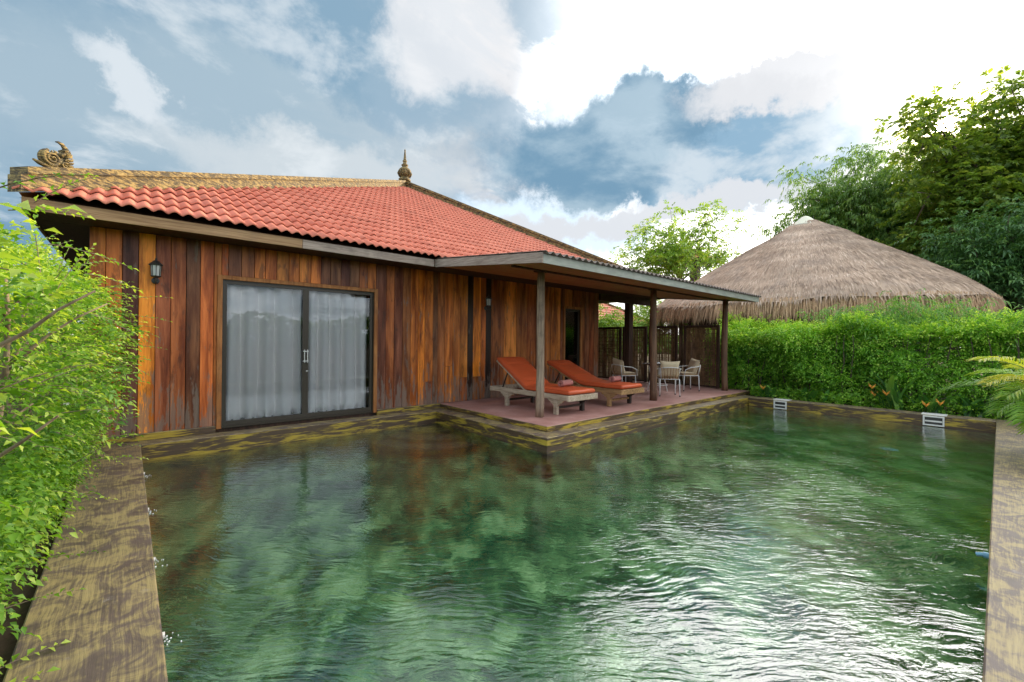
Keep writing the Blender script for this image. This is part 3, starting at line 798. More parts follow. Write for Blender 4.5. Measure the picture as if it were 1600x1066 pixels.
hip((EX0 - .02, BY, EZ), (AX, AY, AZ), [(.085, -.02, .2, 0, 0)]); hip((EX1, BY, EZ), (AX, AY, AZ), [(.085, -.02, .2, 0, 0)])
# pot finial
prof = [(.001, 0), (.30, 0), (.30, .10), (.20, .14), (.18, .18), (.25, .22), (.28, .30), (.28, .38), (.31, .44), (.26, .50), (.16, .56), (.12, .60), (.17, .64), (.17, .67), (.10, .70), (.085, .78), (.12, .82), (.075, .86), (.055, 1.0), (.035, 1.2), (.04, 1.24), (.01, 1.3)]
prof = [(r_ * .72, z_ * .92) for r_, z_ in prof]
g = G().lathe(prof, 16, (AX, AY, AZ + .20))
for k in range(8):
    a = 2 * math.pi * (k + .5) / 8
    g.tube([(AX + .18 * math.cos(a), AY + .18 * math.sin(a), AZ + .36), (AX + .235 * math.cos(a), AY + .235 * math.sin(a), AZ + .50), (AX + .20 * math.cos(a), AY + .20 * math.sin(a), AZ + .62)], (.02, .035, .015), 6)
g.out('finial', MRIDGE, H, True)
# scroll and flame ornament standing on the left hip end
def ornament():
    d = Vector((AX - EX0, AY - EY, 0)).normalized(); o_ = np.array([EX0, EY, EZ + .27]) + np.array(d[:]) * .40 + np.array([0, 0, .40 * SL * .70 - .01])
    e1 = np.array(d[:]); e2 = np.array([0, 0, 1.]); nrm = np.cross(e1, e2)
    P = lambda a, b, c=0.0: o_ + (e1 * a + e2 * b + nrm * c) * .50
    g = G(); _t = g.tube
    def tb(pts, r, n=8, **k): return _t(pts, np.asarray(r) * .50, n, **k)
    g.tube = tb
    # foot
    g.tube([P(-.42, .02), P(-.30, -.015), P(-.1, -.03), P(.25, -.03)], (.02, .05, .07, .07), 8)
    for s_ in (1, -1):
        # spiral on both faces
        pts = []; rr = []
        for i in range(44):
            t_ = i / 43; a = 2.2 + t_ * 4.3 * math.pi; q = .155 * (1 - t_) ** .85 + .012
            pts.append(P(-.10 + q * math.cos(a), .155 + q * math.sin(a), s_ * (.045 + .05 * t_))); rr.append(.034 * (1 - t_) + .014)
        g.tube(pts, rr, 8)
        for (cx, cz, q0) in ((.155, .09, .075), (.20, .20, .06)):
            g.tube([P(cx + q0 * (1 - t_) * math.cos(9 * t_ + 1), cz + q0 * (1 - t_) * math.sin(9 * t_ + 1), s_ * .07) for t_ in np.linspace(0, .92, 20)], np.linspace(.022, .01, 20), 6)
    # body core
    th = np.linspace(0, 2 * math.pi, 22)
    core = G()
    for (cx, cz, ra, rb, dp) in ((-.10, .155, .155, .15, .055), (.14, .13, .15, .13, .06)):
        V = []; F = []
        for k, (s_, q) in enumerate(((-1, .6), (-.7, .93), (0, 1.0), (.7, .93), (1, .6))):
            for i in range(22): a = 2 * math.pi * i / 22; V.append(P(cx + ra * q * math.cos(a), cz + rb * q * math.sin(a), s_ * dp))
        for k in range(4):
            for i in range(22): F.append((k * 22 + i, k * 22 + (i + 1) % 22, (k + 1) * 22 + (i + 1) % 22, (k + 1) * 22 + i))
        F += [tuple(range(21, -1, -1)), tuple(88 + i for i in range(22))]
        g.add(V, F)
    # outer shell to the left
    g.tube([P(-.10 + .19 * math.cos(a), .155 + .18 * math.sin(a)) for a in np.linspace(1.7, 4.6, 16)], np.r_[.02, np.linspace(.035, .05, 14), .04], 8)
    g.tube([P(-.14, .34), P(-.165, .37)], (.03, .008), 6)
    # flame horn
    g.tube([P(.06, .27), P(.15, .33), P(.21, .42), P(.20, .51), P(.14, .58), P(.06, .605), P(.0, .59)], (.05, .06, .055, .045, .034, .022, .008), 10, flat=1.3)
    # feathers down the back
    for k, (a0, b0, l_, an) in enumerate([(.17, .44, .12, .75), (.20, .38, .14, .5), (.21, .32, .16, .3), (.23, .26, .15, .1), (.23, .20, .15, -.1), (.24, .14, .13, -.3), (.23, .08, .11, -.5), (.10, .30, .16, .9), (-.02, .30, .08, 1.6)]):
        for s_ in (1, -1):
            g.tube([P(a0 - .05, b0 - .03, s_ * .045), P(a0 + l_ * .5 * math.cos(an), b0 + l_ * .5 * math.sin(an), s_ * .055), P(a0 + l_ * math.cos(an + .4), b0 + l_ * math.sin(an + .4), s_ * .02)], (.035, .032, .006), 6)
    g.V = [np.asarray(v) for v in g.V]
    return g.out('hip_ornament', MRIDGE, H, True)
ornament()

# ================================================================== VERANDA
VX0, VX1, VY0, VY1 = 4.31, 12.5, 4.25, 7.065
VZ0, VZ1 = 2.50, 2.775          # underside of fascia at the front and at the house
VR = empty('veranda', (VX0, VY0, TFZ), 'lean-to veranda roof on rough timber posts over the pool terrace', 'veranda')
sl = (VZ1 - VZ0) / (VY1 - VY0)
def slab(name, x0, x1, y0, y1, dz0, dz1, mat, bev=0):
    V = [(x, y, VZ0 + sl * (y - VY0) + dz) for dz in (dz0, dz1) for y in (y0, y1) for x in (x0, x1)]
    return mesh_np(name, V, [(0, 2, 3, 1), (4, 5, 7, 6), (0, 1, 5, 4), (2, 6, 7, 3), (0, 4, 6, 2), (1, 3, 7, 5)], mat, VR)
slab('side_fascia', VX0, VX0 + .03, VY0, VY1, 0, .145, MFASCG)
slab('side_fascia', VX1 - .03, VX1, VY0 + .03, VY1, 0, .145, MFASCG)
for a, b in [(VX0 + .031, 6.6), (6.604, 9.1), (9.104, VX1 - .0)]:
    slab('front_fascia', a, b, VY0, VY0 + .03, 0, .125, MTEAL)
nb = 18
for i in range(nb):
    a = VY0 + .031 + i * (VY1 - VY0 - .03) / nb; b = a + (VY1 - VY0 - .03) / nb - .006
    slab('soffit_board', VX0 + .032, VX1 - .032, a, b, .022 + random.uniform(0, .004), .036, MSOFF)
slab('deck', VX0 + .032, VX1 - .032, VY0 + .032, VY1, .040, .085, MDARK)
# corrugated sheet
nx = 460; xs_ = np.linspace(VX0 + .02, VX1 + .03, nx); V = []
for y in (VY0 - .05, VY1 + .0):
    for x in xs_: V.append((x, y, VZ0 + sl * (y - VY0) + .155 + .022 * math.sin((x - VX0) / .145 * 2 * math.pi)))
F = np.array([(i, i + 1, nx + i + 1, nx + i) for i in range(nx - 1)])
o = mesh_np('corrugated_sheet', V, F, MCORR, VR, True); md = o.modifiers.new('thick', 'SOLIDIFY'); md.thickness = .008
def post(x, y, z0, z1, r0, mat, seed, lean=(0, 0), lab=None):
    rr = random.Random(seed); pts = []; rs = []
    for i in range(15):
        t_ = i / 14
        pts.append((x + lean[0] * t_ + .012 * math.sin(t_ * 5 + seed) + rr.uniform(-.002, .002), y + lean[1] * t_ + .012 * math.sin(t_ * 4 + seed * 2), z0 + (z1 - z0) * t_))
        rs.append(r0 * (1.08 - .14 * t_ + .035 * math.sin(t_ * 9 + seed)))
    o = G().tube(pts, rs, 14).out('post', mat, VR, True)
    if lab: o['label'] = lab
    box('post_cap', (x + lean[0] - .11, y + lean[1] - .075, z1 - .012), (x + lean[0] + .11, y + lean[1] + .075, z1 + .03), MDARK, VR)
def usz(y): return VZ0 + sl * (y - VY0) + .0
post(5.32, 5.26, TFZ, usz(5.26) - .0, .068, MPOST, 1, lab='pale grey weathered post at the terrace corner')
post(8.88, 5.2, TFZ, usz(5.2), .075, MPOSTD, 2)
post(12.36, 5.05, TFZ, usz(5.05), .078, MPOSTD, 3, (-.03, 0))
def spost(x, y, s_, z1): box('back_post', (x - s_, y - s_, TFZ), (x + s_, y + s_, z1), MDARK, VR, .006)
spost(11.75, 7.75, .09, 2.78); spost(12.15, 7.95, .07, 2.78)
box('beam', (XR + .01, 7.62, 2.60), (12.9, 7.72, 2.78), MDARK, VR, .004)
box('beam', (VX0 + .3, 5.16, usz(5.2) - .002), (VX1 - .1, 5.24, usz(5.2) + .035), MDARK, VR)

# ---- privacy screens of split bamboo
def screen(y0, y1, z1, lab, x=12.72, dark=False, horiz=True):
    t = empty('privacy_screen', (x, (y0 + y1) / 2, TFZ), lab, 'screen', 'split bamboo privacy screens at the end of the terrace')
    for yy in (y0, y1 - .07): box('upright', (x - .035, yy, TFZ), (x + .035, yy + .07, z1), MDARK, t, .004)
    box('rail', (x - .032, y0 + .07, z1 - .07), (x + .032, y1 - .07, z1), MDARK, t, .004)
    box('rail', (x - .032, y0 + .07, TFZ + .02), (x + .032, y1 - .07, TFZ + .07), MDARK, t, .004)
    g = G(); y = y0 + .075
    while y < y1 - .08:
        wv_ = R.uniform(.008, .018); z0 = TFZ + .07; q = R.uniform(-.006, .006)
        g.box((x - .004 + q, y, z0), (x + .004 + q, y + wv_, z1 - .07)); y += wv_ + (R.uniform(.002, .011) if R.random() < .8 else R.uniform(.012, .03))
    o = g.out('bamboo_strips', MBAM, t); o['kind'] = 'stuff'
    z = TFZ + .2
    while z < z1 - .1:
        box('cross_strip', (x - .018, y0 + .07, z), (x - .010, y1 - .07, z + .014), MBAM, t); z += .125
screen(5.35, 6.42, 1.93, 'brown split bamboo screen panel nearest the hedge')
screen(6.62, 7.6, 1.93, 'brown split bamboo screen panel behind the dining chairs')
screen(7.68, 8.60, 1.93, 'dark split bamboo screen panel between the back posts and the chairs')
screen(8.66, 11.2, 1.93, 'wide dark split bamboo screen panel beside the end of the plank wall')

# ================================================================== LOUNGERS
def lounger(x0, mw, brown, ang_, hinge, cur, lab):
    """head towards the wall; x0 = left side, foot end at y 4.93"""
    y0, y1, wd, zt = 4.93, 7.10, .80, .36
    t = empty('sun_lounger', (x0 + wd / 2, (y0 + y1) / 2, TFZ), lab, 'sun lounger', 'timber sun loungers on the terrace')
    zb = TFZ
    for xx in (x0, x0 + wd - .045): box('side_rail', (xx, y0 + .05, zb + zt - .09), (xx + .045, y1 - .04, zb + zt), mw, t, .006)
    for yy in (y0, y1 - .05): box('end_rail', (x0 - .012, yy, zb + zt - .10), (x0 + wd + .012, yy + .05, zb + zt), mw, t, .006)
    for yy in (y0 + .29, y0 + 1.63):
        for k, xx in enumerate((x0 + .004, x0 + wd - .075)):
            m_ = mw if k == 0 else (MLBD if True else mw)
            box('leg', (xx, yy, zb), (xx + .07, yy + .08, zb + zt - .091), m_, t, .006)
            # scroll brackets either side of the leg
            for s_ in (-1, 1):
                b0 = yy if s_ < 0 else yy + .08
                poly = [(b0, zb + zt - .092), (b0 + s_ * .15, zb + zt - .092), (b0 + s_ * .13, zb + zt - .125), (b0 + s_ * .085, zb + zt - .13), (b0 + s_ * .07, zb + zt - .165), (b0 + s_ * .035, zb + zt - .17), (b0, zb + zt - .21)]
                if s_ < 0: poly = poly[::-1]
                G().prism(poly, 0, xx + .015, xx + .05).out('bracket', m_, t)
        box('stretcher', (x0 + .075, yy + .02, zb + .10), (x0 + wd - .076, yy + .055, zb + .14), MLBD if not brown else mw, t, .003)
    for i in range(12):
        ys_ = y0 + .08 + i * .105
        if ys_ + .08 < hinge: box('slat', (x0 + .046, ys_, zb + zt - .03), (x0 + wd - .046, ys_ + .075, zb + zt - .006), mw, t)
    a = ang_; L = y1 - hinge + .02; bz = zb + zt
    # backrest frame, tilted
    Mb = Matrix.Translation((0, hinge, bz)) @ Matrix.Rotation(a, 4, 'X')
    G().box((x0 + .06, 0, -.035), (x0 + .10, L, -.002), Mb).box((x0 + wd - .10, 0, -.035), (x0 + wd - .06, L, -.002), Mb).box((x0 + .10, L - .06, -.035), (x0 + wd - .10, L, -.004), Mb).out('backrest_frame', mw, t)
    for i in range(6):
        G().box((x0 + .101, .08 + i * .13, -.03), (x0 + wd - .101, .16 + i * .13, -.006), Mb).out('slat', mw, t)
    # prop strut
    hy = hinge + .62 * L * math.cos(a); hz = bz + .62 * L * math.sin(a)
    g = G()
    for xx in (x0 + .08, x0 + wd - .08): g.tube([(xx, hy, hz - .02), (xx, hy + .18, bz - .05)], .014, 6)
    g.out('prop', MLBD, t)
    # mattress: profile swept across
    th = .085; prof = []
    s_ = np.linspace(0, 1, 30); base_y = y0 + .02; flat = hinge - base_y
    tot = flat + L
    pos = []; ang0 = 0; y = base_y; z = bz + .004; n = 60
    for i in range(n + 1):
        q = i / n * tot
        k = np.clip((q - (flat - cur)) / (2 * cur), 0, 1); k = k * k * (3 - 2 * k)
        aa = a * k; pos.append((y, z, aa)); y += math.cos(aa) * tot / n; z += math.sin(aa) * tot / n
    V = []; F = []; mx0, mx1 = x0 + .05, x0 + wd - .05
    ring = [(mx0 + .012, .0), (mx0, .014), (mx0 - .006, .045), (mx0, th - .014), (mx0 + .014, th), (mx0 + .12, th + .008), ((mx0 + mx1) / 2, th + .010), (mx1 - .12, th + .008), (mx1 - .014, th), (mx1, th - .014), (mx1 + .006, .045), (mx1, .014), (mx1 - .012, 0)]
    m_ = len(ring)
    for i, (yy, zz, aa) in enumerate(pos):
        e = min(i, n - i); q = 1 if e > 1 else (.55 if e == 0 else .92)
        for k, (xx, hh) in enumerate(ring):
            hh2 = th / 2 + (hh - th / 2) * q + (.004 * math.sin(i * .9 + k * 1.7) if 3 < k < 9 else 0) - (.016 if (i % 15 == 7 and 2 < k < 10) else 0)
            V.append((xx, yy - math.sin(aa) * hh2, zz + math.cos(aa) * hh2))
    for i in range(n):
        for k in range(m_): F.append((i * m_ + k, (i + 1) * m_ + k, (i + 1) * m_ + (k + 1) % m_, i * m_ + (k + 1) % m_))
    F += [tuple(range(m_)), tuple(n * m_ + k for k in range(m_ - 1, -1, -1))]
    o = mesh_np('mattress', V, F, MCUSH, t, True)
    # piping
    g = G()
    for sx in (mx0 - .002, mx1 + .002): g.tube([(sx, yy - math.sin(aa) * (th - .008), zz + math.cos(aa) * (th - .008)) for yy, zz, aa in pos[1:-1]], .006, 6)
    g.out('piping', MCUSH, o)
    return bz + th
zt1 = lounger(5.70, MLW, False, rad(32), 6.08, .06, 'bleached timber sun lounger with orange mattress beside the pale corner post')
zt2 = lounger(7.28, MLB, True, rad(23), 6.0, .28, 'brown timber sun lounger with orange mattress, the one nearer the chairs')
def towel(x, y, z, lab):
    t = empty('rolled_towel', (x, y, z), lab, 'towel', 'rolled rose towels on the loungers')
    pts = []
    g = G(); n = 60; wdt = .17; V = []; F = []
    for i in range(n + 1):
        t_ = i / n; a = t_ * 7.2 * math.pi; q = .012 + .048 * t_
        lump = 1 + .02 * math.sin(a * 3)
        for k, xx in enumerate(np.linspace(-wdt, wdt, 7)):
            e = .004 * math.sin(k * 2.1 + a)
            V.append((xx + .006 * math.sin(a), q * lump * math.cos(a), .066 + (q + e) * math.sin(a) * .93))
    for i in range(n):
        for k in range(6): F.append((i * 7 + k, i * 7 + k + 1, (i + 1) * 7 + k + 1, (i + 1) * 7 + k))
    o = mesh_np('towel_roll', V, F, MTOWEL, t, True, local=True); md = o.modifiers.new('thick', 'SOLIDIFY'); md.thickness = .008
    ys = [(-.10, 0), (.10, 0)]
    g = G()
    for xx in (-.12, .12): g.tube([(xx, .062 * math.cos(a), .066 + .060 * math.sin(a)) for a in np.linspace(0, 2 * math.pi, 16)], .004, 5, cap=False)
    g.out('hem', MTOWEL, t, True, local=True)
    t.rotation_euler = (0, 0, rad(8))
towel(6.16, 5.42, zt1 + .012, 'rolled rose towel on the mattress of the bleached lounger')
towel(7.74, 5.42, zt2 + .012, 'rolled rose towel on the mattress of the brown lounger')

# ================================================================== DINING SET
def chair(x, y, face, lab, clab, tiltc=0.0):
    rz = math.atan2(face[1], face[0]) - math.pi / 2       # local +Y is the way the sitter looks
    t = empty('armchair', (x, y, TFZ), lab, 'chair', 'white tube armchairs round the terrace table', rz)
    for sx in (-1, 1):
        for sy, q in ((1, .0), (-1, .0)):
            leg = G().tube([(sx * .235, sy * .22, .0), (sx * .225, sy * .205, .42)], .013, 8).out('leg', MWHITE, t, True, local=True)
            G().tube([(sx * .235, sy * .22, .0), (sx * .235, sy * .22, .03)], .018, 8).out('foot_cap', MBLACK, leg, True, local=True)
    # frame ring, arms and curved back hoop
    G().tube([(-.225, -.20, .42), (-.225, .22, .42), (-.18, .25, .42), (.18, .25, .42), (.225, .22, .42), (.225, -.20, .42), (-.225, -.20, .42)], .012, 8).out('seat_frame', MWHITE, t, True, local=True)
    arc = [(.27, .23, .42), (.29, .20, .58), (.29, .05, .645), (.285, -.12, .66), (.25, -.23, .68), (.15, -.29, .70), (0, -.31, .71)]
    hoop = arc + [(-p[0], p[1], p[2]) for p in arc[-2::-1]]
    G().tube(hoop, .012, 8).out('arm_rail', MWHITE, t, True, local=True)
    for sx in (-1, 1): G().tube([(sx * .20, -.20, .42), (sx * .23, -.245, .68)], .011, 8).out('back_upright', MWHITE, t, True, local=True)
    box('seat', (-.215, -.195, .415), (.215, .235, .45), MWICK, t, .01, local=True)
    for i in range(7):
        a = -.18 + i * .06; G().tube([(a, -.215, .43), (a * 1.1, -.27, .55), (a * 1.15, -.300 + abs(a) * .18, .70)], .009, 6).out('back_slat', MWICK, t, True, local=True)
    # cushions rest on the chair
    def pillow(w_, h_, th):
        n = 12; V = []; F = []
        for s_ in (1, -1):
            for j in range(n + 1):
                for i in range(n + 1):
                    u, v = i / n * 2 - 1, j / n * 2 - 1
                    k = (max(0, 1 - u ** 4) * max(0, 1 - v ** 4)) ** .5
                    pin = 1 - .09 * (1 - u * u) * abs(v) ** 3; pv = 1 - .09 * (1 - v * v) * abs(u) ** 3
                    V.append((u * w_ / 2 * pv, s_ * (th / 2 * k + .004), v * h_ / 2 * pin))
        m_ = (n + 1) ** 2
        for q in range(2):
            for j in range(n):
                for i in range(n):
                    f = (q * m_ + j * (n + 1) + i, q * m_ + j * (n + 1) + i + 1, q * m_ + (j + 1) * (n + 1) + i + 1, q * m_ + (j + 1) * (n + 1) + i)
                    F.append(f if q else f[::-1])
        return V, F
    V, F = pillow(.46, .42, .13)
    Mc = Matrix.Translation((x, y, TFZ)) @ Matrix.Rotation(rz, 4, 'Z') @ Matrix.Translation((0.0, -.17, .665)) @ Matrix.Rotation(rad(16), 4, 'X') @ Matrix.Rotation(tiltc, 4, 'Y')
    o = mesh_np('cushion', V, F, MCREAM, None, True); o.matrix_world = Mc
    tagp(o, clab, 'cushion', 'cream cushions on the armchairs')
    V, F = pillow(.42, .42, .06)
    Mc = Matrix.Translation((x, y, TFZ)) @ Matrix.Rotation(rz, 4, 'Z') @ Matrix.Translation((0, .03, .478)) @ Matrix.Rotation(rad(90), 4, 'X')
    o = mesh_np('seat_cushion', V, F, MCREAM, None, True); o.matrix_world = Mc
    tagp(o, clab.replace('cream back cushion', 'flat cream seat pad'), 'seat pad', 'flat cream seat pads on the armchairs')
chair(10.0, 5.45, (.75, .66), 'white tube armchair seen from behind, right of the middle post', 'cream back cushion of the armchair seen from behind')
chair(10.05, 6.75, (.85, -.35), 'white tube armchair left of the round table, nearest the brown lounger', 'cream back cushion of the armchair nearest the brown lounger', .15)
chair(11.55, 5.72, (-.75, .55), 'white tube armchair on the far side of the table before the bamboo screen', 'cream back cushion of the armchair before the bamboo screen', -.12)
TB = empty('round_table', (10.85, 6.2, TFZ), 'dark round table among the armchairs on the terrace', 'table')
G().lathe([(.001, .70), (.40, .70), (.42, .71), (.42, .725), (.40, .735), (.001, .735)], 28).out('table_top', MDARK, TB, local=True)
for k in range(3):
    a = 2 * math.pi * k / 3 + .4
    G().tube([(.30 * math.cos(a), .30 * math.sin(a), 0), (.20 * math.cos(a), .20 * math.sin(a), .35), (.26 * math.cos(a), .26 * math.sin(a), .70)], .013, 8).out('leg', MWHITE, TB, True, local=True)
G().tube([(.245 * math.cos(a), .245 * math.sin(a), .16) for a in np.linspace(0, 2 * math.pi, 25)], .010, 6).out('ring', MWHITE, TB, True, local=True)
bk = box('magazine', (10.62, 6.0, TFZ + .737), (10.86, 6.2, TFZ + .752), MPLAST); tagp(bk, 'thin white magazine lying on the dark round table', 'magazine')
tr = empty('ashtray', (11.0, 6.3, TFZ + .736), 'small round dish on the dark round table', 'dish')
G().lathe([(.001, 0), (.05, 0), (.06, .03), (.052, .03), (.045, .008), (.001, .008)], 16).out('bowl', MCHROME, tr, True, local=True)

# ================================================================== FOLIAGE
def nrm(a): return a / (np.linalg.norm(a, axis=-1, keepdims=True) + 1e-9)
def leaves_np(P, D, Nn, Ls, Ws, fold=.25, droop=.25):
    """one 6-vertex leaf (4 triangles) per row: base, two shoulders, two mids, tip"""
    D = nrm(D); Sd = nrm(np.cross(D, Nn)); Nn = np.cross(Sd, D)
    L = Ls[:, None]; Wd = Ws[:, None]
    b = P; m = P + D * L * .45 - Nn * L * .0
    l_ = m + Sd * Wd * .5 + Nn * Wd * fold; r_ = m - Sd * Wd * .5 + Nn * Wd * fold
    tip = P + D * L * (1 - droop * .3) - np.array([0, 0, 1.0]) * L * droop
    V = np.stack([b, l_, tip, r_, m], 1).reshape(-1, 3)
    n = len(P); i = np.arange(n)[:, None] * 5
    F = np.concatenate([i + np.array([[0, 4, 1]]), i + np.array([[1, 4, 2]]), i + np.array([[0, 3, 4]]), i + np.array([[4, 3, 2]])], 0)
    return V, F
def twigs(P, D, L, k, size, ratio=.45, droop=.25, var0=.25, tipyoung=.5, arc=.35, spread=1.0, rng=R):
    """leafy twigs: alternating leaves along a bending shoot; returns V,F,attr and stem lines"""
    n = len(P); D = nrm(D)
    t_ = (np.arange(k) + .6) / k
    up = np.array([0, 0, 1.])
    side = nrm(np.cross(D, up + rng.normal(0, .25, (n, 3))))
    pos = P[:, None, :] + D[:, None, :] * (L[:, None] * t_)[..., None] - up * (L[:, None] * arc * t_ ** 2)[..., None]
    tang = nrm(D[:, None, :] - up * (2 * arc * t_)[None, :, None])
    sg = np.where(np.arange(k) % 2 == 0, 1, -1)[None, :, None]
    ld = tang * .75 + side[:, None, :] * sg * spread + rng.normal(0, .22, (n, k, 3)) + up * .12
    ld[:, -1] = tang[:, -1] + rng.normal(0, .1, (n, 3))
    nn = np.cross(np.broadcast_to(side[:, None, :], ld.shape), tang) + rng.normal(0, .35, (n, k, 3))
    s_ = size * (.6 + .6 * rng.random((n, k))) * (1.05 - .35 * t_[None, :])
    V, F = leaves_np(pos.reshape(-1, 3), ld.reshape(-1, 3), nn.reshape(-1, 3), s_.ravel(), s_.ravel() * ratio, droop=droop)
    at = np.clip(var0 + rng.normal(0, .13, (n, k)) + tipyoung * t_[None, :] ** 2 * rng.random((n, 1)) + rng.normal(0, .10, (n, 1)), 0, 1)
    return V, F, np.repeat(at.ravel(), 5)
def merge(parts):
    V = []; F = []; A = []; b = 0
    for v, f, a in parts: V.append(v); F.append(f + b); A.append(a); b += len(v)
    return np.concatenate(V), np.concatenate(F), np.concatenate(A)
def stems(P, D, L, r=.002, arc=.35, n=4):
    g = G()
    m = len(P); D = nrm(D); t_ = np.linspace(0, 1, n); up = np.array([0, 0, 1.])
    pos = P[:, None, :] + D[:, None, :] * (L[:, None] * t_)[..., None] - up * (L[:, None] * arc * t_ ** 2)[..., None]
    s1 = nrm(np.cross(D, up)); s2 = nrm(np.cross(s1, D))
    V = []; 
    ring = np.stack([s1, -s1 * .5 + s2 * .87, -s1 * .5 - s2 * .87], 1)
    rr = r * (1 - .6 * t_)
    VV = pos[:, :, None, :] + ring[:, None, :, :] * rr[None, :, None, None]
    VV = VV.reshape(-1, 3); F = []
    base = (np.arange(m) * n * 3)[:, None]
    for i in range(n - 1):
        for j in range(3):
            F.append(base + np.array([[i * 3 + j, i * 3 + (j + 1) % 3, (i + 1) * 3 + (j + 1) % 3]])); F.append(base + np.array([[i * 3 + j, (i + 1) * 3 + (j + 1) % 3, (i + 1) * 3 + j]]))
    return VV, np.concatenate(F, 0)
def fn(p, s=1.0, seed=0.0):
    return np.array([mnoise.noise(Vector((a[0] * s + seed, a[1] * s, a[2] * s))) for a in p])

# ---- left shrub along the coping
def left_hedge():
    t = empty('shrub_hedge', (-1.0, 4.5, gz), 'tall bright green flowering hedge growing along the left side of the pool', 'hedge')
    n = 7800
    y = R.uniform(1.0, 8.3, n); z = R.uniform(-.05, 2.55, n) ** 1.0
    q = np.stack([np.zeros(n), y, z], 1)
    nz_ = fn(q, .9, 3) * .40 + fn(q, 2.4, 9) * .30
    # right hand face of the hedge: leans over the coping higher up
    face = -.57 + .36 * np.clip((z - .15) / .9, 0, 1) - .28 * np.clip((z - 1.7) / .8, 0, 1) ** 2 + .05 * np.clip((y - 4.5) / 2, 0, 1) - .05
    face = np.where(y < 3.2, face - .10 - .12 * (3.2 - y) - .10 * (z > 1.2), face)
    topz = 1.4 + (.46 + .40 * np.clip((-.35 - face) / .6, 0, 1)) * np.clip(y / 6, .3, 1.1) + fn(np.stack([y * 0, y, y * 0], 1), 1.3, 5) * .22
    depth = np.abs(R.normal(0, .20, n)) + (R.random(n) < .35) * R.random(n) * 1.2
    x = face + nz_ - depth
    keep = (z < topz)
    # sparse low down near the camera: stems show
    keep &= ~((z < 1.05) & (R.random(n) < .5) & (y < 3.9)) & ~((z < .75) & (R.random(n) < .25) & (y < 5.2)) & ~((z < .25) & (R.random(n) < .6))
    P = np.stack([x, y, z], 1)[keep]
    m = len(P)
    D = np.stack([R.normal(.75, .45, m), R.normal(-.12, .55, m), R.normal(.40, .40, m)], 1)
    L = R.uniform(.10, .27, m)
    var = .25
    parts = [twigs(P, D, L, 8, .057, .50, .22, .40, .75, .4)]
    m5 = 3400; y5 = R.uniform(2.0, 8.0, m5); z5 = R.uniform(-.02, .8, m5); P5 = np.stack([-.58 + .10 * np.clip((y5 - 3) / 3, 0, 1) + .25 * z5 - np.abs(R.normal(0, .12, m5)) + fn(np.stack([y5 * 0, y5, z5], 1), 2.2, 4) * .12, y5, z5], 1)
    P5 = P5[((z5 > .3) | (y5 > 3.9) | (R.random(m5) < .45))]; m5 = len(P5)
    parts.append(twigs(P5, np.stack([R.normal(.75, .35, m5), R.normal(-.1, .5, m5), R.normal(.25, .35, m5)], 1), R.uniform(.10, .26, m5), 8, .05, .5, .22, .34, .6, .4))
    # top crown
    m2 = 2600; yy = R.uniform(1.0, 8.0, m2); xx = R.uniform(-2.4, -.25, m2)
    zz = 1.4 + (.36 + .38 * np.clip((-.30 - xx) / .6, 0, 1)) * np.clip(yy / 6, .3, 1.1) + R.normal(0, .07, m2) + .08 * np.sin(yy * 3.1)
    P2 = np.stack([xx, yy, zz], 1)
    D2 = np.stack([R.normal(.2, .5, m2), R.normal(-.1, .5, m2), R.normal(.9, .3, m2)], 1)
    parts.append(twigs(P2, D2, R.uniform(.12, .32, m2), 9, .05, .5, .22, .55, .7, .3))
    # long shoots leaping out over the coping, in front of the planks and up to the sky
    sh = [((-.30, 6.3, 1.72), (.62, .10, .28), .75), ((-.25, 6.2, 1.62), (.8, 0, .12), .62), ((-.2, 6.0, 1.30), (.75, 0, .12), .52), ((-.75, 5.6, 2.0), (.30, .2, .55), .55), ((-.6, 5.0, 1.95), (.4, .3, .6), .45), ((-1.0, 4.6, 2.0), (.1, .2, .9), .4),
          ((-.2, 5.6, 1.0), (.7, .1, .05), .35), ((-.28, 5.2, .6), (.7, .1, -.05), .38), ((-.3, 5.8, .35), (.7, 0, .05), .40), ((-.42, 4.2, .30), (.8, .1, .0), .36), ((-.45, 3.6, .12), (.8, .2, .05), .36), ((-.50, 3.1, .10), (.8, .2, .12), .34), ((-.5, 2.7, -.0), (.8, .3, .22), .32), ((-.5, 2.45, .02), (.8, .2, .3), .30), ((-.22, 6.6, 1.5), (.8, -.1, .2), .5), ((-.3, 6.9, 1.85), (.55, -.1, .5), .45)]
    for k in range(34):
        yy_ = R.uniform(3.2, 7.6); xx_ = R.uniform(-1.3, -.3); zt_ = 1.4 + (.34 + .38 * min(1, max(0, (-.30 - xx_) / .6))) * min(1.1, yy_ / 6)
        sh.append(((xx_, yy_, zt_), (R.normal(.15, .3), R.normal(0, .3), 1.0), R.uniform(.25, .48)))
    for k in range(46):
        zz_ = R.uniform(.3, 2.1); yy_ = R.uniform(2.6, 7.0)
        sh.append(((-.35 + .15 * R.random() - .15 * (yy_ < 3.4), yy_, zz_), (.6 + .2 * R.random(), R.normal(0, .3), R.normal(.25, .3)), R.uniform(.22, .45)))
    Ps = np.array([s[0] for s in sh]); Ds = np.array([s[1] for s in sh]); Ls = np.array([s[2] for s in sh])
    parts.append(twigs(Ps, Ds, Ls, 15, .055, .48, .2, .55, .6, .22))
    V, F, A = merge(parts)
    o = mesh_np('foliage', V, F, L_SHRUB, t, attr=A); o['kind'] = 'stuff'
    V1, F1 = stems(Ps, Ds, Ls, .0035, .22, 5); sel = R.random(m) < .5
    V2, F2 = stems(P[sel], D[sel], L[sel], .0025, .4)
    o = mesh_np('twigs', np.concatenate([V1, V2]), np.concatenate([F1, F2 + len(V1)]), MBARK, t); o['kind'] = 'stuff'
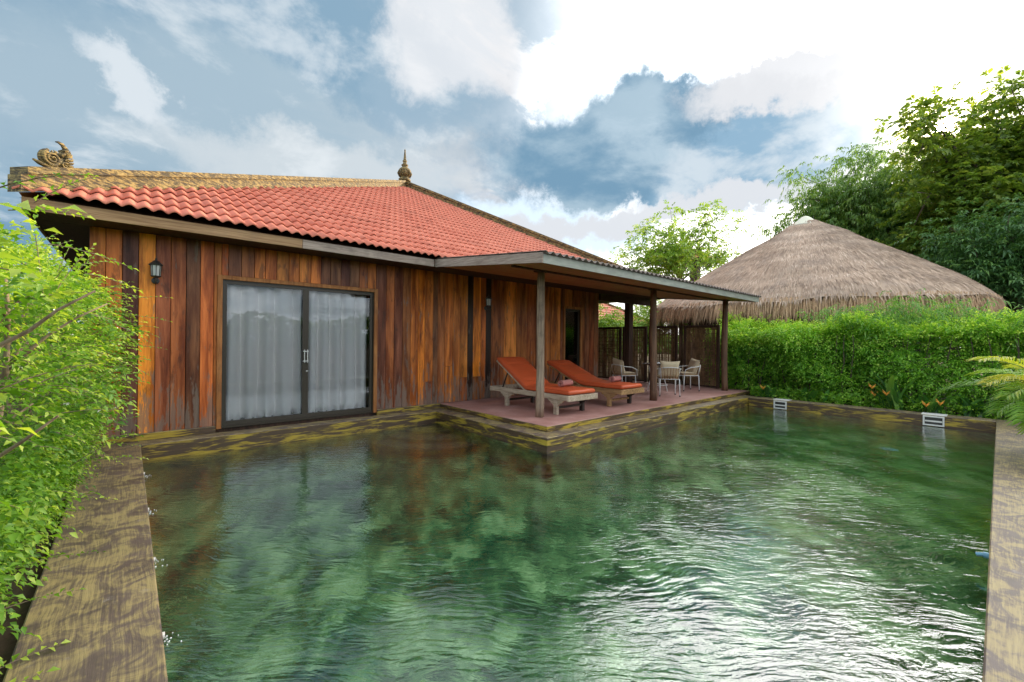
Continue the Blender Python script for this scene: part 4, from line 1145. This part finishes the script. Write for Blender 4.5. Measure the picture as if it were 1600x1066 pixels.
    # woody stems
    for k, (x_, y_) in enumerate([(-.62, 2.75), (-.70, 2.95), (-.60, 3.5), (-.75, 3.9), (-.65, 4.5), (-.8, 5.1), (-.62, 5.7), (-.75, 6.3), (-.7, 6.9), (-1.2, 3.2), (-1.3, 4.6), (-1.2, 6.0)]):
        rr = random.Random(k); pts = [(x_, y_, gz)]; 
        for j in range(7):
            p = pts[-1]; pts.append((p[0] + rr.uniform(-.09, .09), p[1] + rr.uniform(-.10, .10), p[2] + .26))
        g = G().tube(pts, np.linspace(.024, .008, 8), 8)
        for j in range(2, 7):
            p = pts[j]; a = rr.uniform(0, 6.28); q = [p]
            for s_ in range(4): q.append((q[-1][0] + .10 * math.cos(a) + rr.uniform(-.03, .03), q[-1][1] + .10 * math.sin(a), q[-1][2] + .09))
            g.tube(q, np.linspace(.012, .004, 5), 6)
        g.out('stem', MBARK, t, True)
    # white blossoms
    m3 = 80; ids = R.choice(m, m3); g = G(); C0 = P2[R.choice(m2, m3)]; C1 = P[ids]
    fl = np.concatenate([C1 + D[ids] * L[ids][:, None], C0 + [0, 0, .12]])
    Vv, Ff, Aa = twigs(np.repeat(fl, 1, 0), R.normal(0, 1, (len(fl), 3)), np.full(len(fl), .012), 5, .018, .7, 0, .5, 0)
    o = mesh_np('blossom', Vv, Ff, MWHITEFL, t, attr=Aa); o['kind'] = 'stuff'
    # the branch with large leaves closest to the camera
    Pn = np.array([[-.62, 1.55, 1.50], [-.60, 1.62, 1.60], [-.60, 1.5, 1.42]]); Dn = np.array([[1.0, -.05, .35], [1., .1, .05], [1., .1, -.1]]); Ln = np.array([.42, .40, .34])
    V, F, A = twigs(Pn, Dn, Ln, 7, .095, .42, .15, .6, .3, .15)
    nb_ = mesh_np('near_branch_leaves', V, F, L_SHRUB, t, attr=A); nb_['kind'] = 'stuff'
    V, F = stems(Pn, Dn, Ln, .004, .15, 6); mesh_np('near_branch', V, F, MBARKD, t)
left_hedge()

# ---- clipped hedge behind the far coping
def right_hedge():
    t = empty('clipped_hedge', (13.2, 2.0, gz), 'dense green hedge behind the far end of the pool', 'hedge')
    n = 13000
    y = R.uniform(-6.0, 5.9, n); z = R.uniform(.05, 1.8, n)
    q = np.stack([np.full(n, 0.), y, z], 1)
    x = 13.18 - .16 * np.clip(z / 1.2, 0, 1) + .28 * np.clip((z - 1.5) / .6, 0, 1) ** 2 - fn(q, 1.0, 2) * .55 - fn(q, 2.6, 5) * .28 + np.abs(R.normal(0, .16, n))
    keep = ~((z < .5) & (R.random(n) < .45))
    P = np.stack([x, y, z], 1)[keep]; m = len(P)
    D = np.stack([R.normal(-.75, .4, m), R.normal(0, .55, m), R.normal(.35, .4, m)], 1)
    hz = P[:, 2]
    parts = []
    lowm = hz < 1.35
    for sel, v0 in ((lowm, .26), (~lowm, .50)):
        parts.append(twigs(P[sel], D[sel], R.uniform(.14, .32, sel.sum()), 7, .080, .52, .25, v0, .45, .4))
    m2 = 7500; yy = R.uniform(-6, 5.9, m2); xx = R.uniform(13.0, 14.5, m2)
    q = np.stack([xx, yy, yy * 0], 1)
    zz = 1.70 + fn(q, .8, 7) * .50 + fn(q, 2.3, 3) * .26 + R.normal(0, .06, m2) + .12 * np.clip((1.5 - yy) / 3, 0, 1)
    P2 = np.stack([xx, yy, zz], 1); D2 = np.stack([R.normal(-.2, .5, m2), R.normal(0, .5, m2), R.normal(.9, .3, m2)], 1)
    parts.append(twigs(P2, D2, R.uniform(.14, .40, m2), 8, .078, .5, .22, .62, .5, .3))
    V, F, A = merge(parts)
    o = mesh_np('foliage', V, F, L_HEDGE, t, attr=A); o['kind'] = 'stuff'
    g = G()
    for k in range(60):
        y_ = -5.8 + k * .195; x_ = 13.1 + R.uniform(-.1, .25); pts = [(x_, y_, gz)]
        for j in range(5): pts.append((pts[-1][0] + R.uniform(-.06, .06), pts[-1][1] + R.uniform(-.08, .08), pts[-1][2] + .34))
        g.tube(pts, np.linspace(.02, .006, 6), 5)
    o = g.out('stems', MBARKD, t, True); o['kind'] = 'stuff'
    # backing twigs so the hut does not show through
    V, F = grid_poly(lambda u, v: (13.9 + .2 * math.sin(u * 40), -6 + u * 11.7, gz + v * 1.75), 40, 8)
    m4 = 5000; P4 = np.stack([R.uniform(13.2, 14.3, m4), R.uniform(-6, 5.8, m4), R.uniform(0, 1.65, m4)], 1)
    V, F, A = twigs(P4, R.normal(0, 1, (m4, 3)), np.full(m4, .3), 6, .11, .6, .2, .15, .1)
    o = mesh_np('inner_foliage', V, F, L_HEDGE, t, attr=A); o['kind'] = 'stuff'
right_hedge()

# ---- strap leaf plants with orange flowers at the foot of the hedge
def blade(g, p, d, L, wd, lean, nseg=7):
    d = np.array([d[0], d[1], 0.]); d /= np.linalg.norm(d); s = np.array([-d[1], d[0], 0]); V = []
    for i in range(nseg + 1):
        t_ = i / nseg; out_ = lean * t_ ** 2 * L; h = L * (t_ - .35 * lean * t_ ** 3)
        c = np.array(p) + d * (out_ + .04 * t_) + np.array([0, 0, h])
        w_ = wd * (math.sin(math.pi * min(1, .12 + t_ * .88)) ** .7) * .5 + .003
        V += [c - s * w_ + [0, 0, w_ * .35], c - d * .0, c + s * w_ + [0, 0, w_ * .35]]
    F = []
    for i in range(nseg):
        a = i * 3; F += [(a, a + 1, a + 4, a + 3), (a + 1, a + 2, a + 5, a + 4)]
    return V, F
def heliconia(x, y, nb_, h, fl, lab):
    t = empty('flowering_plant', (x, y, gz), lab, 'plant', 'strap leaved plants at the foot of the hedge')
    for k in range(nb_):
        a = R.uniform(0, 6.28); L = h * R.uniform(.55, 1.1); g = G()
        V, F = blade(g, (x + R.normal(0, .05), y + R.normal(0, .10), gz), (math.cos(a), math.sin(a)), L, R.uniform(.07, .12), R.uniform(.15, .9))
        mesh_np('leaf', V, F, L_HEL, t, True, attr=np.full(len(V), float(np.clip(R.normal(.45, .25), 0, 1))))
    for k in range(fl):
        px, py, pz = x - .18 + R.normal(0, .08), y + R.normal(0, .22), gz + R.uniform(.25, .62) * (h / .9)
        st = G().tube([(x, y, gz), (px, py, pz)], .006, 6).out('flower_stalk', L_HEL, t)
        g = G()
        for j in range(4):
            a = 1.2 * (j - 2) * .55; s_ = 1 if j % 2 else -1
            q = (px, py + s_ * .05 * math.cos(a * .5), pz + .02 + j * .022)
            g.tube([(px, py, pz + j * .02), ((px + q[0]) / 2, (py + q[1]) / 2, (pz + q[2]) / 2 + .03), (q[0], q[1] + s_ * .02, q[2] + .05)], (.006, .009, .002), 5)
        g.out('flower', MFL, st, True)
heliconia(12.62, 4.0, 9, .55, 1, 'low strap leaved plant with a small orange flower near the terrace corner')
heliconia(12.62, 3.1, 11, .50, 0, 'low flowerless strap leaved plant right of the first skimmer')
heliconia(12.60, 1.55, 16, 1.0, 3, 'tall strap leaved plant with the most orange flowers, before the hedge middle')
heliconia(12.62, .95, 12, .65, 2, 'strap leaved plant with two orange flowers behind the second skimmer')
heliconia(12.62, .35, 13, .60, 0, 'strap leaved plant between the second skimmer and the palm')
# low ground cover behind the coping
m = 1500; P = np.stack([R.uniform(12.5, 12.9, m), R.uniform(-2, 4.5, m), R.uniform(gz, .22, m)], 1)
V, F, A = twigs(P, np.stack([R.normal(-.2, .5, m), R.normal(0, .5, m), R.normal(.7, .3, m)], 1), R.uniform(.05, .14, m), 5, .075, .5, .3, .35, .3)
tagp(mesh_np('ground_cover', V, F, L_HEDGE, None, attr=A), 'low leafy ground cover behind the far pool coping', kind='stuff')

# ---- feather palm on the right
def palm(x, y, z, nf, H_, lab):
    t = empty('areca_palm', (x, y, z), lab, 'palm')
    fr = []
    for k in range(nf):
        a = k * 2.399 + R.uniform(-.2, .2); el = R.uniform(.25, 1.25); L = H_ * R.uniform(.85, 1.15)
        fr.append((a, el, L))
    # fronds reaching over the water and the coping
    fr += [(2.55, .75, 1.30), (2.75, .45, 1.25), (2.95, .62, 1.15), (3.3, .40, 1.1), (3.7, .50, 1.1), (2.3, .95, 1.5), (2.9, .95, 1.5)]
    for a, el, L in fr:
        n = 26; pts = []; p = np.array([x + .06 * math.cos(a), y + .06 * math.sin(a), z + .50]); e = el + .3
        for i in range(n):
            pts.append(p.copy()); e -= (.050 + .03 * i / n) * (1.25 / L)
            p = p + np.array([math.cos(a) * math.cos(e), math.sin(a) * math.cos(e), math.sin(e)]) * L / n
        pts = np.array(pts); T = nrm(np.gradient(pts, axis=0))
        f = G().tube(pts, np.linspace(.010, .003, n), 5).out('frond', L_PALM, t, True)
        yv = float(np.clip(R.normal(.62, .22), .15, 1))
        P_ = []; D_ = []; N_ = []; Ls = []
        for i in range(4, n):
            t_ = i / n
            for h2 in (0, .5):
                pp = pts[i] if h2 == 0 or i == n - 1 else (pts[i] + pts[i + 1]) / 2
                for s_ in (1, -1):
                    sd = np.cross(T[i], [0, 0, 1.]); sd /= np.linalg.norm(sd) + 1e-9; upn = np.cross(sd, T[i])
                    P_.append(pp); D_.append(sd * s_ * .85 + T[i] * (.55 + .5 * t_) + upn * .38 + R.normal(0, .05, 3)); N_.append(upn + sd * s_ * -.2)
                    Ls.append(L * .33 * math.sin(math.pi * (.15 + .80 * t_)) ** .8 * R.uniform(.9, 1.1))
        V, F = leaves_np(np.array(P_), np.array(D_), np.array(N_), np.array(Ls), np.full(len(Ls), .024), fold=.3, droop=.30)
        A_ = np.clip(np.repeat(yv + R.normal(0, .08, len(Ls)), 5), 0, 1)
        o = mesh_np('leaflets', V, F, L_PALM, f, attr=A_); o['kind'] = 'stuff'
    g = G()
    for k in range(7):
        a = k * .9; g.tube([(x + .10 * math.cos(a), y + .10 * math.sin(a), z), (x + .07 * math.cos(a), y + .07 * math.sin(a), z + .58)], (.022, .014), 7)
    g.out('cane', L_PALM, t, True)
palm(9.1, -.70, gz, 18, 1.25, 'yellow green feathery palm arching over the right coping')

# ---- bamboo like shrub showing above the hedge
def bamboo(x, y, h, n, spread, lab):
    t = empty('bamboo_shrub', (x, y, gz), lab, 'bamboo', 'bamboo like shrubs above the hedge')
    tips = []; g = G()
    for k in range(14):
        a = R.uniform(0, 6.28); r_ = R.uniform(.1, spread)
        top = (x + r_ * math.cos(a), y + r_ * math.sin(a) * 1.6, gz + h * R.uniform(.85, 1.08))
        g.tube([(x + r_ * .3 * math.cos(a), y + r_ * .4 * math.sin(a), gz), ((x * 1.3 + top[0] * .7) / 2, (y * 1.3 + top[1] * .7) / 2, gz + h * .6), top], (.012, .009, .003), 5)
        tips.append(top)
    o = g.out('culms', L_BAM, t, True); o['kind'] = 'stuff'
    T = np.array(tips)[R.integers(0, 14, n)] + R.normal(0, .18, (n, 3)) * [1, 1.6, .7]
    D = np.stack([R.normal(-.3, .6, n), R.normal(0, .7, n), R.normal(.0, .3, n)], 1)
    V, F, A = twigs(T, D, R.uniform(.15, .3, n), 7, .19, .13, .45, .55, .3, .6, .8)
    o = mesh_np('foliage', V, F, L_BAM, t, attr=A); o['kind'] = 'stuff'
bamboo(13.8, 2.6, 2.12, 260, .6, 'bamboo like shrub with narrow leaves before the hut eave, left one')
bamboo(13.8, 1.4, 2.22, 280, .6, 'bamboo like shrub with narrow leaves before the hut eave, middle one')
bamboo(13.7, .1, 2.18, 240, .6, 'bamboo like shrub with narrow leaves, right one near the hut corner')

# ---- trees
# the gap in the crown through which the low sun reaches the eye and the water
SUN_EYES = [np.array([0, 0, 1.4]), np.array([4.66, .38, WZ])]
def tree(name, base, top, crown_c, crown_r, nbr, ntw, mat, leaf, ratio, k, lab, seed, bark, clus=.45, tl=.5, var0=.35, r0=.16, droop=.3, extra=(), group=None, trunk_top=None, arc=.3):
    rr = np.random.default_rng(seed)
    t = empty(name, base, lab, 'tree', group)
    base = np.array(base, float); cc = np.array(crown_c, float); cr = np.array(crown_r, float)
    fork = np.array(trunk_top if trunk_top else (base + (cc - base) * .5), float)
    g = G()
    mid = (base + fork) / 2 + rr.normal(0, .12, 3) * [1, 1, 0]
    g.tube([base, mid, fork], (r0, r0 * .8, r0 * .62), 10)
    ends = []
    for i in range(nbr):
        dirv = rr.normal(0, 1, 3); dirv[2] = abs(dirv[2]) * .8 - .25; dirv /= np.linalg.norm(dirv)
        e = cc + dirv * cr * rr.uniform(.72, 1.0)
        ends.append(e)
    ends += [np.array(e, float) for e in extra]
    clumps = []
    for e in ends:
        L = np.linalg.norm(e - fork); m1 = fork + (e - fork) * .45 + rr.normal(0, .06, 3) * L + np.array([0, 0, -.04 * L])
        pts = [fork + (mid - fork) * rr.uniform(0, .3), (fork + m1) / 2 + rr.normal(0, .03, 3) * L, m1, (m1 + e) / 2 + rr.normal(0, .05, 3) * L, e]
        g.tube(pts, (r0 * .38, r0 * .28, r0 * .18, r0 * .11, r0 * .05), 6)
        clumps.append((e, 1.0)); clumps.append((pts[3], .8))
        if L > 1.5: clumps.append((m1 + (e - m1) * .2, .5))
        for j in range(4):
            s0 = m1 + (e - m1) * rr.uniform(.1, .9); q = s0 + rr.normal(0, 1, 3) * cr * .26
            g.tube([s0, (s0 + q) / 2 + rr.normal(0, .04, 3) * L * .3, q], (r0 * .12, r0 * .08, r0 * .03), 5); clumps.append((q, .9))
    g.out('trunk', bark, t, True)
    C_ = np.array([c[0] for c in clumps]); wgt = np.array([c[1] for c in clumps]); wgt /= wgt.sum()
    idx = rr.choice(len(C_), ntw, p=wgt)
    off = rr.normal(0, clus, (ntw, 3)) * [1, 1, .62]
    P_ = C_[idx] + off
    for o0 in SUN_EYES:
        q_ = P_ - o0; dd = np.linalg.norm(q_ - (q_ @ SUN_DIR)[:, None] * SUN_DIR, axis=1); k_ = dd > (.38 if o0[2] > 0 else .17)
        P_ = P_[k_]; off = off[k_]
    ntw = len(P_)
    D_ = off / (clus + 1e-6) + rr.normal(0, .5, (ntw, 3)) + [0, 0, .35]
    V, F, A = twigs(P_, D_, rr.uniform(.5, 1.1, ntw) * tl, k, leaf, ratio, droop, var0, .35, arc, rng=rr)
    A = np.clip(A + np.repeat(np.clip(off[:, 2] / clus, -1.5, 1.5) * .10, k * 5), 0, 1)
    o = mesh_np('crown', V, F, mat, t, attr=A)
    return t
def at(u, fwd, z=gz):
    r_ = (u - 800) / 676.6 * fwd; p = CF * fwd + CR * r_; return (p[0], p[1], z)
def zat(v, u, fwd): return 1.4 + (533 + (u - 800) * .011 - v) / 676.6 * fwd
# airy tree beyond the veranda roof
b = at(1062, 24); c_ = at(1050, 24, zat(400, 1050, 24))
ex = [at(u, 24 + q, zat(v, u, 24)) for u, v, q in [(1045, 328, 0), (1090, 322, 1), (1110, 330, -.5), (1150, 352, 0), (1140, 385, .5), (1125, 365, 1), (975, 390, 0), (990, 362, .5), (1020, 360, -1), (965, 410, 0), (1000, 400, -1), (1060, 345, 1), (1085, 360, 0), (1130, 400, 0), (1040, 380, -1)]]
tree('airy_tree', b, None, (c_[0], c_[1], c_[2] - .9), (2.9, 2.9, 1.5), 9, 1700, L_LIGHT, .25, .42, 7, 'airy light green tree with spreading branches beyond the veranda roof', 3, MBARK, .24, .45, .55, .16, extra=ex, trunk_top=at(1060, 24, zat(425, 1060, 24)))
# mango behind the hut
b = at(1360, 23); c_ = at(1365, 23, zat(345, 1365, 23))
tree('mango_tree', b, None, c_, (3.5, 3.5, 3.0), 34, 11000, L_TREE, .30, .24, 8, 'full green tree with drooping narrow leaves right behind the thatched hut', 5, MBARKD, .50, .45, .45, .28, .6, extra=[at(1285, 23, zat(310, 1285, 23)), at(1330, 23, zat(262, 1330, 23)), at(1250, 24, zat(350, 1250, 24)), at(1400, 22, zat(275, 1400, 22))], arc=.5)
# broad leaved tree the sun stands behind
b = at(1640, 16.5); c_ = at(1630, 17, zat(300, 1630, 17))
ex = [at(u, 16 + q, zat(v, u, 16)) for u, v, q in [(1420, 186, 0), (1440, 184, 0), (1460, 182, 0), (1545, 140, 1), (1575, 135, 0), (1590, 180, 0), (1560, 215, 1), (1540, 255, 0), (1500, 250, 1), (1480, 290, 0), (1450, 285, 2), (1430, 300, 0), (1520, 300, 1), (1560, 290, 0), (1500, 330, 0), (1590, 330, 0), (1550, 350, 2), (1510, 195, 1.5), (1530, 175, 1.0), (1530, 225, 1), (1575, 250, 2), (1490, 235, 3)]]
tree('almond_tree', b, None, (c_[0], c_[1], c_[2]), (3.4, 3.4, 2.9), 20, 8500, L_ALM, .27, .48, 7, 'broad leaved tree against the sun at the right edge of the picture', 8, MBARKD, .36, .30, .45, .26, .2, extra=ex, trunk_top=at(1625, 16.5, zat(330, 1625, 16.5)))
# darker lower trees to the right of the hut
b = at(1575, 14.5); c_ = at(1580, 14.5, zat(395, 1580, 14.5))
tree('dark_tree', b, None, c_, (2.0, 2.0, 1.35), 18, 4500, L_DARK, .24, .30, 7, 'low dark green tree right of the thatched hut below the broad leaved tree', 9, MBARKD, .42, .4, .45, .18, .4)
b = at(1500, 21); c_ = at(1490, 21, zat(400, 1490, 21))
tree('bushy_tree', b, None, c_, (3.0, 3.0, 2.0), 24, 6500, L_TREE, .27, .3, 7, 'bushy green tree between the hut roof and the dark tree at the right', 12, MBARKD, .6, .45, .40, .2, .45)
# small garden trees seen under the veranda roof
for i, (u, f_, v, w_, lb) in enumerate([(948, 17.5, 505, .8, 'light green bush below the distant red roof'), (1006, 19, 492, 1.0, 'light green bush between the veranda posts'), (1090, 21, 488, 1.6, 'yellow green bush under the thatched eave'), (1035, 26, 462, 2.2, 'green tree behind the left end of the thatched eave'), (905, 30, 440, 2.0, 'green bush hidden behind the end of the plank wall')][:4]):
    zc = zat(v, u, f_)
    tree('garden_bush', at(u, f_), None, at(u, f_, max(.9, zc - .5)), (w_, w_, max(.5, zc * .45)), 8, 800, L_LIGHT, .18, .4, 6, lb, 20 + i, MBARKD, .35, .3, .55, .06, .3, group='garden bushes seen under the veranda roof')
# far belt of trees closing the horizon
n = 9000; a = R.uniform(0, 2 * math.pi, n); d_ = R.uniform(62, 80, n); hh = 3.4 + 1.6 * np.sin(a * 9) + 1.2 * np.sin(a * 23 + 1)
P = np.stack([d_ * np.cos(a), d_ * np.sin(a), R.uniform(0, 1, n) ** .7 * np.clip(hh, 1.5, 9)], 1)
V, F, A = twigs(P, R.normal(0, 1, (n, 3)) + [0, 0, .6], np.full(n, 1.6), 6, 1.3, .6, .2, .3, .3)
tagp(mesh_np('distant_trees', V, F, L_TREE, None, attr=A), 'far belt of trees closing the view', kind='stuff')

# ================================================================== THATCHED HUT
def hut():
    cx, cy, rxh, ryh = 19.4, 5.0, 4.75, 5.05
    ze, za = 2.76, 6.02
    t = empty('thatched_hut', (cx, cy, gz), 'large round cornered hut with a shaggy grey brown thatched roof beyond the hedge', 'hut')
    def rim(a, q=1.0):
        c, s = math.cos(a), math.sin(a); p_ = 3.2
        k = (abs(c) ** p_ + abs(s) ** p_) ** (-1 / p_)
        return cx + rxh * k * c * q, cy + ryh * k * s * q
    na, nr = 120, 26; V = []; at_ = []
    for j in range(nr + 1):
        q = 1 - j / nr * .93
        for i in range(na):
            a = 2 * math.pi * i / na; x, y = rim(a, q)
            # corners soften towards the apex
            xr, yr = cx + (rxh + .25) * math.cos(a) * q, cy + (ryh + .25) * math.sin(a) * q; k = (1 - q) ** .8
            x, y = x * (1 - k) + xr * k, y * (1 - k) + yr * k
            z = ze + (za - ze) * ((1 - q) / .93) ** .88 - .10 * max(0, q - .9) * 10 * .6
            z += .10 * mnoise.noise(Vector((x * .9, y * .9, z)))
            V.append((x, y, z)); at_.append(.55 + .3 * mnoise.noise(Vector((x * 2, y * 2, z * 5))))
    F = np.array([(j * na + i, j * na + (i + 1) % na, (j + 1) * na + (i + 1) % na, (j + 1) * na + i) for j in range(nr) for i in range(na)])
    roof = mesh_np('thatch_roof', V, F, MTHATCH, t, True, attr=np.array(at_))
    V = np.array(V)
    # straw over the surface
    n = 40000; jj = R.integers(0, nr, n); fi = R.random(n); fj = R.random(n); ii = R.integers(0, na, n)
    v00 = V[jj * na + ii]; v01 = V[jj * na + (ii + 1) % na]; v10 = V[(jj + 1) * na + ii]; v11 = V[(jj + 1) * na + (ii + 1) % na]
    P = (v00 * (1 - fi)[:, None] + v01 * fi[:, None]) * (1 - fj)[:, None] + (v10 * (1 - fi)[:, None] + v11 * fi[:, None]) * fj[:, None]
    dn = nrm((v00 + v01) - (v10 + v11)); hor = nrm(v01 - v00); up = np.cross(hor, dn); up *= np.sign(up[:, 2:3] + 1e-9)
    D = dn + hor * R.normal(0, .10, (n, 1)) + up * R.uniform(-.02, .09, (n, 1))
    L = R.uniform(.12, .32, n); wdt = R.uniform(.007, .016, n)
    def straw(P, D, L, wdt, sd, bend, atr):
        D = nrm(D); a_ = P + sd * wdt[:, None]; b_ = P - sd * wdt[:, None]; m_ = P + D * L[:, None] * .55
        tip = P + D * L[:, None] - np.array([0, 0, 1.]) * (L * bend)[:, None]
        Vv = np.stack([a_, b_, m_ + sd * wdt[:, None] * .8, m_ - sd * wdt[:, None] * .8, tip], 1).reshape(-1, 3); i = np.arange(len(P))[:, None] * 5
        Ff = np.concatenate([i + np.array([[0, 1, 3]]), i + np.array([[0, 3, 2]]), i + np.array([[2, 3, 4]])], 0)
        return Vv, Ff, np.repeat(atr, 5)
    tuft = .5 + .30 * fn(P, 1.4, 1) + .16 * np.sin(P[:, 2] * 15 + 3 * fn(P, .8, 2))
    s1 = straw(P + up * .01, D, L, wdt, hor, .1, np.clip(tuft + R.normal(0, .20, n), 0, 1))
    o = mesh_np('straw', s1[0], s1[1], MTHATCH, t, attr=s1[2]); o['kind'] = 'stuff'
    # hanging fringe
    n = 15000; a = R.uniform(0, 2 * math.pi, n)
    P = np.array([(*rim(x, q), 0) for x, q in zip(a, 1 - R.random(n) * .045)]); P[:, 2] = ze - .06 + R.uniform(-.14, .12, n)
    rd = nrm(P - [cx, cy, 0]); rd[:, 2] = 0; sd = np.stack([-rd[:, 1], rd[:, 0], rd[:, 0] * 0], 1)
    clump = fn(np.stack([P[:, 0] * 3, P[:, 1] * 3, P[:, 0] * 0], 1), 1.2, 4); L = np.clip(.44 + .26 * clump + R.normal(0, .08, n), .1, .9)
    D = rd * R.uniform(.10, .40, (n, 1)) + np.array([0, 0, -1.]) + sd * R.normal(0, .07, (n, 1))
    s2 = straw(P, D, L, R.uniform(.007, .016, n), sd, .15, np.clip(.62 + R.normal(0, .24, n), 0, 1))
    o = mesh_np('fringe', s2[0], s2[1], MFRINGE, t, attr=s2[2]); o['kind'] = 'stuff'
    # underside, wall, posts, cap
    n = 60; V = [(*rim(2 * math.pi * i / n, .96), ze - .12) for i in range(n)]
    mesh_np('ceiling', V, [tuple(range(n))], MDARK, t)
    g = G(); V = []; 
    wr = .70
    for z in (gz, ze - .13):
        for i in range(n): V.append((*rim(2 * math.pi * i / n, wr), z))
    g.add(V, [(i, (i + 1) % n, n + (i + 1) % n, n + i) for i in range(n)]); g.out('wall', MDARK, t)
    for i in range(16):
        a = 2 * math.pi * i / 16 + .1; x, y = rim(a, .86)
        G().tube([(x, y, gz), (x, y, ze - .12)], .075, 10).out('post', MPOSTD, t, True)
    G().lathe([(.62, -.02), (.52, .06), (.30, .22), (.12, .38), (.01, .42)], 24, (cx, cy, za - .12)).out('roof_cap', MCANV, t, True)
hut()

# ---- the neighbouring red roofed house and a small far roof
def small_house(c, wx, wy, ze, za, lab, wall=True):
    t = empty('neighbour_house', (c[0], c[1], gz), lab, 'house', None)
    V = [(c[0] - wx, c[1] - wy, ze), (c[0] + wx, c[1] - wy, ze), (c[0] + wx, c[1] + wy, ze), (c[0] - wx, c[1] + wy, ze), (c[0], c[1], za)]
    g = G()
    for (i, j) in ((0, 1), (1, 2), (2, 3), (3, 0)):
        A_, B_, T_ = np.array(V[i]), np.array(V[j]), np.array(V[4]); n = int(np.linalg.norm(T_ - (A_ + B_) / 2) / .36)
        for k in range(n):
            t0, t1 = k / n, (k + 1) / n; a0, b0 = A_ + (T_ - A_) * t0, B_ + (T_ - B_) * t0; a1, b1 = A_ + (T_ - A_) * t1, B_ + (T_ - B_) * t1
            m_ = max(2, int(np.linalg.norm(b0 - a0) / .15)); P0 = []; P1 = []
            for q in range(m_ + 1):
                f = q / m_; P0.append(a0 + (b0 - a0) * f + [0, 0, .04 + (.03 if q % 2 else 0)]); P1.append(a1 + (b1 - a1) * f + [0, 0, .0 + (.03 if q % 2 else 0)])
            Vv = P0 + P1 + [p - [0, 0, .05] for p in P0]
            mm = m_ + 1; g.add(Vv, [(q, q + 1, mm + q + 1, mm + q) for q in range(m_)] + [(2 * mm + q, 2 * mm + q + 1, q + 1, q) for q in range(m_)])
    g.out('roof', MTILE, t)
    for i in range(4):
        A_, T_ = np.array(V[i]), np.array(V[4]); G().tube([A_ + [0, 0, .04], T_ + [0, 0, .06]], .11, 6).out('ridge', MRIDGE, t)
    box('eave_board', (c[0] - wx + .04, c[1] - wy + .04, ze - .14), (c[0] + wx - .04, c[1] + wy - .04, ze - .02), MDARK, t)
    iw = .7 if wx > 3 else 1.35
    box('wall', (c[0] - wx + iw, c[1] - wy + iw, gz), (c[0] + wx - iw, c[1] + wy - iw, ze - .14), MFASC if wx > 3 else MDARK, t)
p = at(925, 27)
small_house((p[0] - 1.5, p[1] + 1.5), 4.2, 4.2, 2.55, 4.9, 'neighbouring timber house with red tiled roof seen past the end of the plank wall')
p = at(1085, 42); 
small_house((p[0], p[1]), 1.7, 1.7, zat(408, 1085, 42), zat(391, 1085, 42), 'small brown tiled roof far behind the airy tree')
# loose stones near the terrace end
g = None
print('objects', len(bpy.data.objects), 'tris', sum(len(o.data.loops) - 2 * len(o.data.polygons) for o in bpy.data.objects if o.type == 'MESH'))
